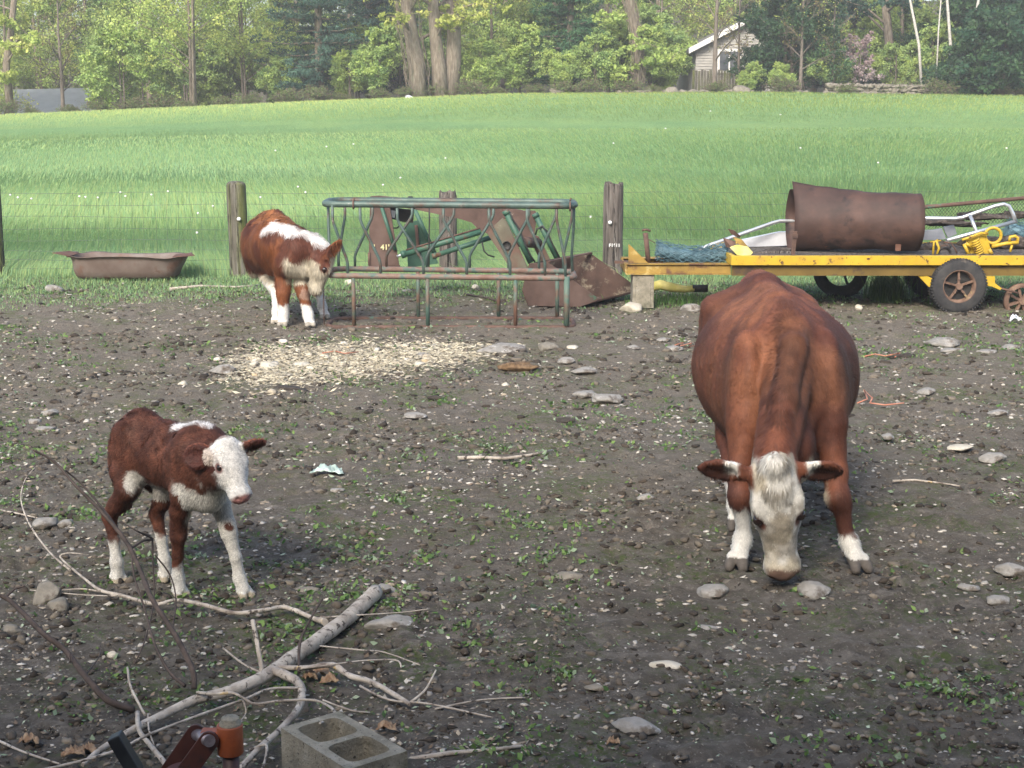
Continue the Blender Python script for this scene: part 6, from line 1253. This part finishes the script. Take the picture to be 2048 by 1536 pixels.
for i in range(66):
    row = i % 2; px = -640+ (i//2)*103+row*50; Y = 86+row*9+(i*13 % 5); k = kk[(i*5+row) % 8]
    if 1330 < px < 1620 and row == 0: Y = 103
    plant(k, px, Y, 1.12+.08*(i % 4), i*2.1, {'green': 'broadleaf tree deep in the woods with mid green leaves', 'light': 'light green maple deep in the woods', 'young': 'yellow green tree deep in the woods', 'pine': 'dark pine deep in the woods', 'midpine': 'soft green pine deep in the woods'}[k], {'green': 'broadleaf trees deep in the woods', 'light': 'maples deep in the woods', 'young': 'yellow green trees deep in the woods', 'pine': 'dark pines deep in the woods', 'midpine': 'soft pines deep in the woods'}[k])
for i in range(40):
    px = -660+i*86; k = ['midbush', 'bush', 'midbush'][i % 3]
    if 1350 < px < 1560 or px < 230: continue
    plant(k, px, 78+(i % 4)*1.7, 1.3+.1*(i % 3), i, {'bush': 'light green underwood bush behind the first row of trees', 'midbush': 'mid green underwood bush behind the first row of trees'}[k], {'bush': 'light underwood bushes', 'midbush': 'green underwood bushes'}[k])
# three big trunks with their own limbs and sprays of new leaves
def bigtrunk(pts, Y, rads, lab, seed, leafcols, n_l=9, hmin=1.6, vines=False, spray=.8, per=40, name='oak_tree', h2=13, bk=None, limbL=3.0, size=.10):
    r_ = np.random.default_rng(seed); P = [D(px, py, Y) for px, py in pts]; b = P[0].copy(); b[2] = zg(b[0], Y); P[0] = b-(0, 0, .2); t = thing(name, lab, 'tree', b, None); d = (P[-1]-P[-2]); d /= np.linalg.norm(d)
    L = h2-P[-1][2]; P += [P[-1]+d*L*.5+(r_.normal()*.3, .2, 0), P[-1]+d*L+(r_.normal()*.6, .3, 0)]; rr_ = list(rads)+[rads[-1]*.6, .04]; mb = MB(); mb.tube(P, rr_, 12, jit=.07); tips = []
    for k in range(n_l):
        z = hmin+(h2-hmin)*((k+.3)/n_l)**1.5; i = 0
        while i < len(P)-2 and P[i+1][2] < b[2]+z: i += 1
        f = np.clip((b[2]+z-P[i][2])/(P[i+1][2]-P[i][2]+1e-6), 0, 1); p = P[i]+(P[i+1]-P[i])*f; a = r_.random()*6.28; Lb = limbL*(.6+.6*r_.random()); dd = np.array((math.cos(a), math.sin(a)*.8, .12+.5*r_.random())); m = p+dd*Lb*.5+(0, 0, .2); e = p+dd*Lb+(0, 0, -.1)
        mb.tube([p, m, e], [rr_[min(i, len(rr_)-1)]*.30, .05, .012], 6, cap=False); tips += [(m, spray*.6), (e, spray*.8), ((m+e)/2, spray*.7)]
        for s_ in range(5): q = m+(e-m)*r_.random(); e2 = q+r_.normal(size=3)*(.55, .5, .25); mb.tube([q, e2], [.02, .006], 4, cap=False); tips.append((e2, spray*.5))
    if vines:
        for k in range(26):
            z0 = r_.random()*1.2; a = r_.random()*6.28; Q = []
            for j in range(8):
                z = z0+j*.55; i = 0
                while i < len(P)-2 and P[i+1][2] < b[2]+z: i += 1
                f = np.clip((b[2]+z-P[i][2])/(P[i+1][2]-P[i][2]+1e-6), 0, 1); c_ = P[i]+(P[i+1]-P[i])*f; rr2 = rads[0]*1.15+.16*r_.random()*(j % 2); a += (r_.random()-.5)*1.0; Q.append(c_+np.array((math.cos(a)*rr2, math.sin(a)*rr2, 0)))
            mb.tube(Q, .012, 4, cap=False)
    mb.build('trunk', bk or M['bark'], t)
    if per: V, F, c = leaves(r_, tips, per, size, leafcols, .55, 1.0); npobj('crown', V, F, M['leaf'], t, col=c)
    return t
YB_ = [(.42, .46, .12), (.36, .42, .10), (.46, .48, .15)]
bigtrunk([(838, 195), (832, 120), (820, 60), (814, 0)], 70.0, [.44, .37, .32, .28], 'leftmost big trunk, shaggy with vines, left of the twin pale trunks', 1, YB_, 9, 2.4, True)
bigtrunk([(882, 194), (878, 130), (872, 80), (866, 0)], 70.3, [.40, .33, .29, .26], 'middle of the three big trunks, pale and smooth', 2, YB_, 9, 2.6)
bigtrunk([(899, 194), (907, 120), (908, 60), (903, 0)], 70.6, [.42, .36, .33, .31], 'rightmost of the three big trunks, lightest and straightest', 3, YB_, 11, 3.0, limbL=4.0)
bigtrunk([(1275, 188), (1276, 120), (1270, 60), (1258, 0)], 71.0, [.22, .20, .20, .20], 'tall brown trunk wrapped in fresh green ivy left of the house', 5, LG, 16, .8, True, .7, 45, limbL=1.3)
bigtrunk([(1782, 165), (1780, 120), (1778, 80), (1770, 0)], 76.0, [.26, .24, .22, .20], 'brown pine trunk between the pink shrub and the birches', 6, BG, 10, 3.0, False, .9, 60, 'pine_tree', limbL=3.5)
bigtrunk([(20, 200), (12, 130), (22, 60), (28, 0)], 71.0, [.20, .17, .15, .13], 'leaning grey trunk at the left edge behind the grey roof', 7, YG, 12, 1.6, False, .8, 45, limbL=2.2)
for i, (pts, rd, lab) in enumerate([([(1847, 155), (1838, 90), (1820, 0)], .085, 'leftmost white birch leaning left'), ([(1873, 162), (1877, 60), (1882, 0)], .05, 'thinnest white birch, second from the left'), ([(1899, 165), (1901, 90), (1894, 0)], .095, 'white birch third from the left, nearly upright'), ([(1920, 150), (1944, 75), (1957, 0)], .09, 'rightmost white birch leaning right')]):
    bigtrunk(pts, 71.8+.2*i, [rd*.9, rd*.78, rd*.68], lab, 20+i, [(.09, .17, .05), (.13, .21, .06)], 7, 5.2, False, .5, 30, 'birch_tree', 12, M['birch'], 1.6)['group'] = 'white birches at the right'

# ------------------------------------------------------------------ house, low roof, stone wall, bits at the tree line
M['siding'] = None
def mat_siding():
    m, t, b = newmat('clapboard'); v = coords(t); c = ramp(t, noise(t, 3, 6, .6, v), [(.35, (.33, .32, .295)), (.65, (.42, .41, .38))]); t.links.new(c, b.inputs['Base Color']); b.inputs['Roughness'].default_value = .8; return m
HY = 80.0
hs = thing('house', 'grey clapboard house gable with white trim behind the bare tree', 'house', (D(1490, 180, HY)[0], HY, zg(D(1490, 180, HY)[0], HY)))
ex, ez = D(1386, 100, HY)[0], D(1386, 100, HY)[2]; ax_, az_ = D(1490, 46, HY)[0], D(1490, 46, HY)[2]; rx = 2*ax_-ex; gz = ORG[hs][2]
mb = MB(); n = 26
for k in range(n):                                           # overlapping clapboards, clipped to the gable
    z0 = gz+(az_-.1-gz)*k/n; z1 = gz+(az_-.1-gz)*(k+1)/n
    f = lambda z: 0 if z < ez else (z-ez)/(az_-ez)
    l0, l1 = ex+.15+(ax_-ex-.15)*f(z0), ex+.15+(ax_-ex-.15)*f(z1); r0, r1 = 2*ax_-l0, 2*ax_-l1
    mb.hexa([(l0, HY-.05, z0), (r0, HY-.05, z0), (r0, HY+.1, z0), (l0, HY+.1, z0), (l1, HY-.0, z1), (r1, HY-.0, z1), (r1, HY+.1, z1), (l1, HY+.1, z1)])
mb.box(ex+.15, ex+.25, HY+.11, HY+9, gz, ez); mb.box(rx-.25, rx-.15, HY+.11, HY+9, gz, ez); mb.build('wall', mat_siding(), hs)
mb = MB(); tr_ = .18
mb.prism([(ex-.25, HY-.45, ez-.12), (ax_, HY-.45, az_+.02), (rx+.25, HY-.45, ez-.12), (rx+.25, HY-.45, ez-.12+tr_), (ax_, HY-.45, az_+.02+tr_), (ex-.25, HY-.45, ez-.12+tr_)], (0, 9.8, 0)); mb.build('roof', mat('asphalt_shingle', [(.3, (.10, .10, .10)), (.7, (.20, .19, .18))], 12, .9), hs)
mb = MB(); mb.prism([(ex-.27, HY-.50, ez-.20), (ax_, HY-.50, az_-.06), (rx+.27, HY-.50, ez-.20), (rx+.27, HY-.50, ez+.08), (ax_, HY-.50, az_+.22), (ex-.27, HY-.50, ez+.08)], (0, .045, 0)); mb.build('trim', M['white_cap'], hs)
mb = MB(); wc = D(1458, 118, HY); mb.box(wc[0]-.62, wc[0]+.62, HY-.13, HY-.06, wc[2]-.72, wc[2]+.50); fw = mb.build('window', M['white_cap'], hs)
mb = MB(); mb.box(wc[0]-.50, wc[0]-.04, HY-.15, HY-.132, wc[2]-.60, wc[2]+.38); mb.box(wc[0]+.04, wc[0]+.50, HY-.15, HY-.132, wc[2]-.60, wc[2]+.38); mb.build('pane', mat('window_glass', [(.4, (.06, .07, .08)), (.6, (.12, .13, .14))], 3, .15), fw)
fn = D(1440, 160, 76); mb = MB()
for k in range(26): x = D(1385, 150, 76)[0]+k*.14; mb.box(x, x+.12, 76, 76.03, zg(x, 76), zg(x, 76)+1.25-.03*(k % 3))
tag(mb.build('board_fence', M['post'], None, (fn[0], 76, zg(fn[0], 76))), 'weathered grey board fence below the house window', 'fence')
# low building behind the crest at the left
lb = thing('farm_building', 'low building with long pale grey roof showing above the meadow at the far left', 'building', (D(90, 220, 84)[0], 84, 0))
a, b = D(-40, 186, 84), D(186, 181, 84); e0, e1 = D(-60, 236, 80), D(200, 234, 80); mb = MB(); mb.prism([a, b, e1, e0], (0, .05, .15)); mb.prism([a+(0, .05, 0), b+(0, .05, 0), b+(0, 4, -1.4), a+(0, 4, -1.4)], (0, .05, .12)); mb.build('roof', mat('grey_roof', [(.3, (.17, .19, .21)), (.7, (.24, .26, .28))], 2, .6), lb)
mb = MB(); mb.box(e0[0]+.3, e1[0]-.3, 80.3, 87.5, -3, e0[2]-.05); mb.prism([e1+(-.25, .3, -.02), b+(-.25, .1, -.06), b+(-.25, 3.4, -1.2)], (-.1, 0, 0)); mb.build('wall', M['white_cap'], lb)
# white car-like thing and stones at the edge
c = D(818, 188, 69.3); V = stone_mesh(np.array((c[0], 69.3, zg(c[0], 69.3)+.0)), .26, .2, .17, 901, .25); tag(npobj('tarpaulin', V, F3, mat('white_tarp', [(.4, (.5, .53, .6)), (.6, (.68, .7, .74))], 5, .5, 0, [((.05, .05, .06), .6, .64, 3)]), org=(c[0], 69.3, zg(c[0], 69.3)), smooth=True), 'crumpled white tarpaulin bundle at the foot of the leftmost big trunk', 'tarpaulin')
wl = thing('stone_wall', 'low old dry stone wall running under the trees right of the house', 'stone wall', (D(1700, 185, 70)[0], 70, zg(D(1700, 185, 70)[0], 70)))
rw = np.random.default_rng(5); Vs, Fs, cnt = [], [], 0
for px in np.arange(1210, 1925, 5.5):
    rows_ = 3 if px > 1660 else (1 if rw.random() > .5 else 0)
    for k in range(rows_):
        c = D(px+rw.normal()*2, 185, 69.8+.3*rw.random()); z = zg(c[0], c[1])+.08+.17*k; V = stone_mesh(np.array((c[0], c[1], z)), .13+.14*rw.random(), .18, .09+.05*rw.random(), int(px*7+k), .2); Vs.append(V); Fs.append(np.array(F3)+cnt); cnt += len(V)
npobj('stonework', np.concatenate(Vs), np.concatenate(Fs), M['stone_brown'], wl, smooth=True)
for i, (px, wd, lab) in enumerate([(1115, .5, 'brown rounded boulder at the tree line below the soft green pine'), (1300, .4, 'boulder at the tree line right of the ivy-covered trunk'), (1345, .5, 'pale boulder at the tree line left of the house'), (1385, .35, 'small boulder at the tree line under the house corner'), (1480, .65, 'large boulder at the tree line in front of the house window')]):
    c = D(px, 185, 69.4); z = zg(c[0], 69.4); tag(npobj('boulder', stone_mesh(np.array((c[0], 69.4, z+.1)), wd*.8, wd*.5, wd*.42, 920+i, .15), F3, M['stone_brown'], org=(c[0], 69.4, z), smooth=True), lab, 'boulder', 'boulders along the tree line')

# ------------------------------------------------------------------ air
mb = MB(); mb.box(-190, 190, -75, 215, -12, 22); hz = mb.build('haze', [], None); m_ = bpy.data.materials.new('haze_air'); m_.use_nodes = True; t_ = m_.node_tree; t_.nodes.remove(t_.nodes['Principled BSDF'])
pv = t_.nodes.new('ShaderNodeVolumePrincipled'); pv.inputs['Density'].default_value = .0019; pv.inputs['Color'].default_value = (1, .99, .95, 1); pv.inputs['Anisotropy'].default_value = .2; t_.links.new(pv.outputs[0], t_.nodes['Material Output'].inputs['Volume'])
hz.data.materials.append(m_); tag(hz, 'thin pale spring haze over the yard, meadow and trees', None, None, 'stuff')
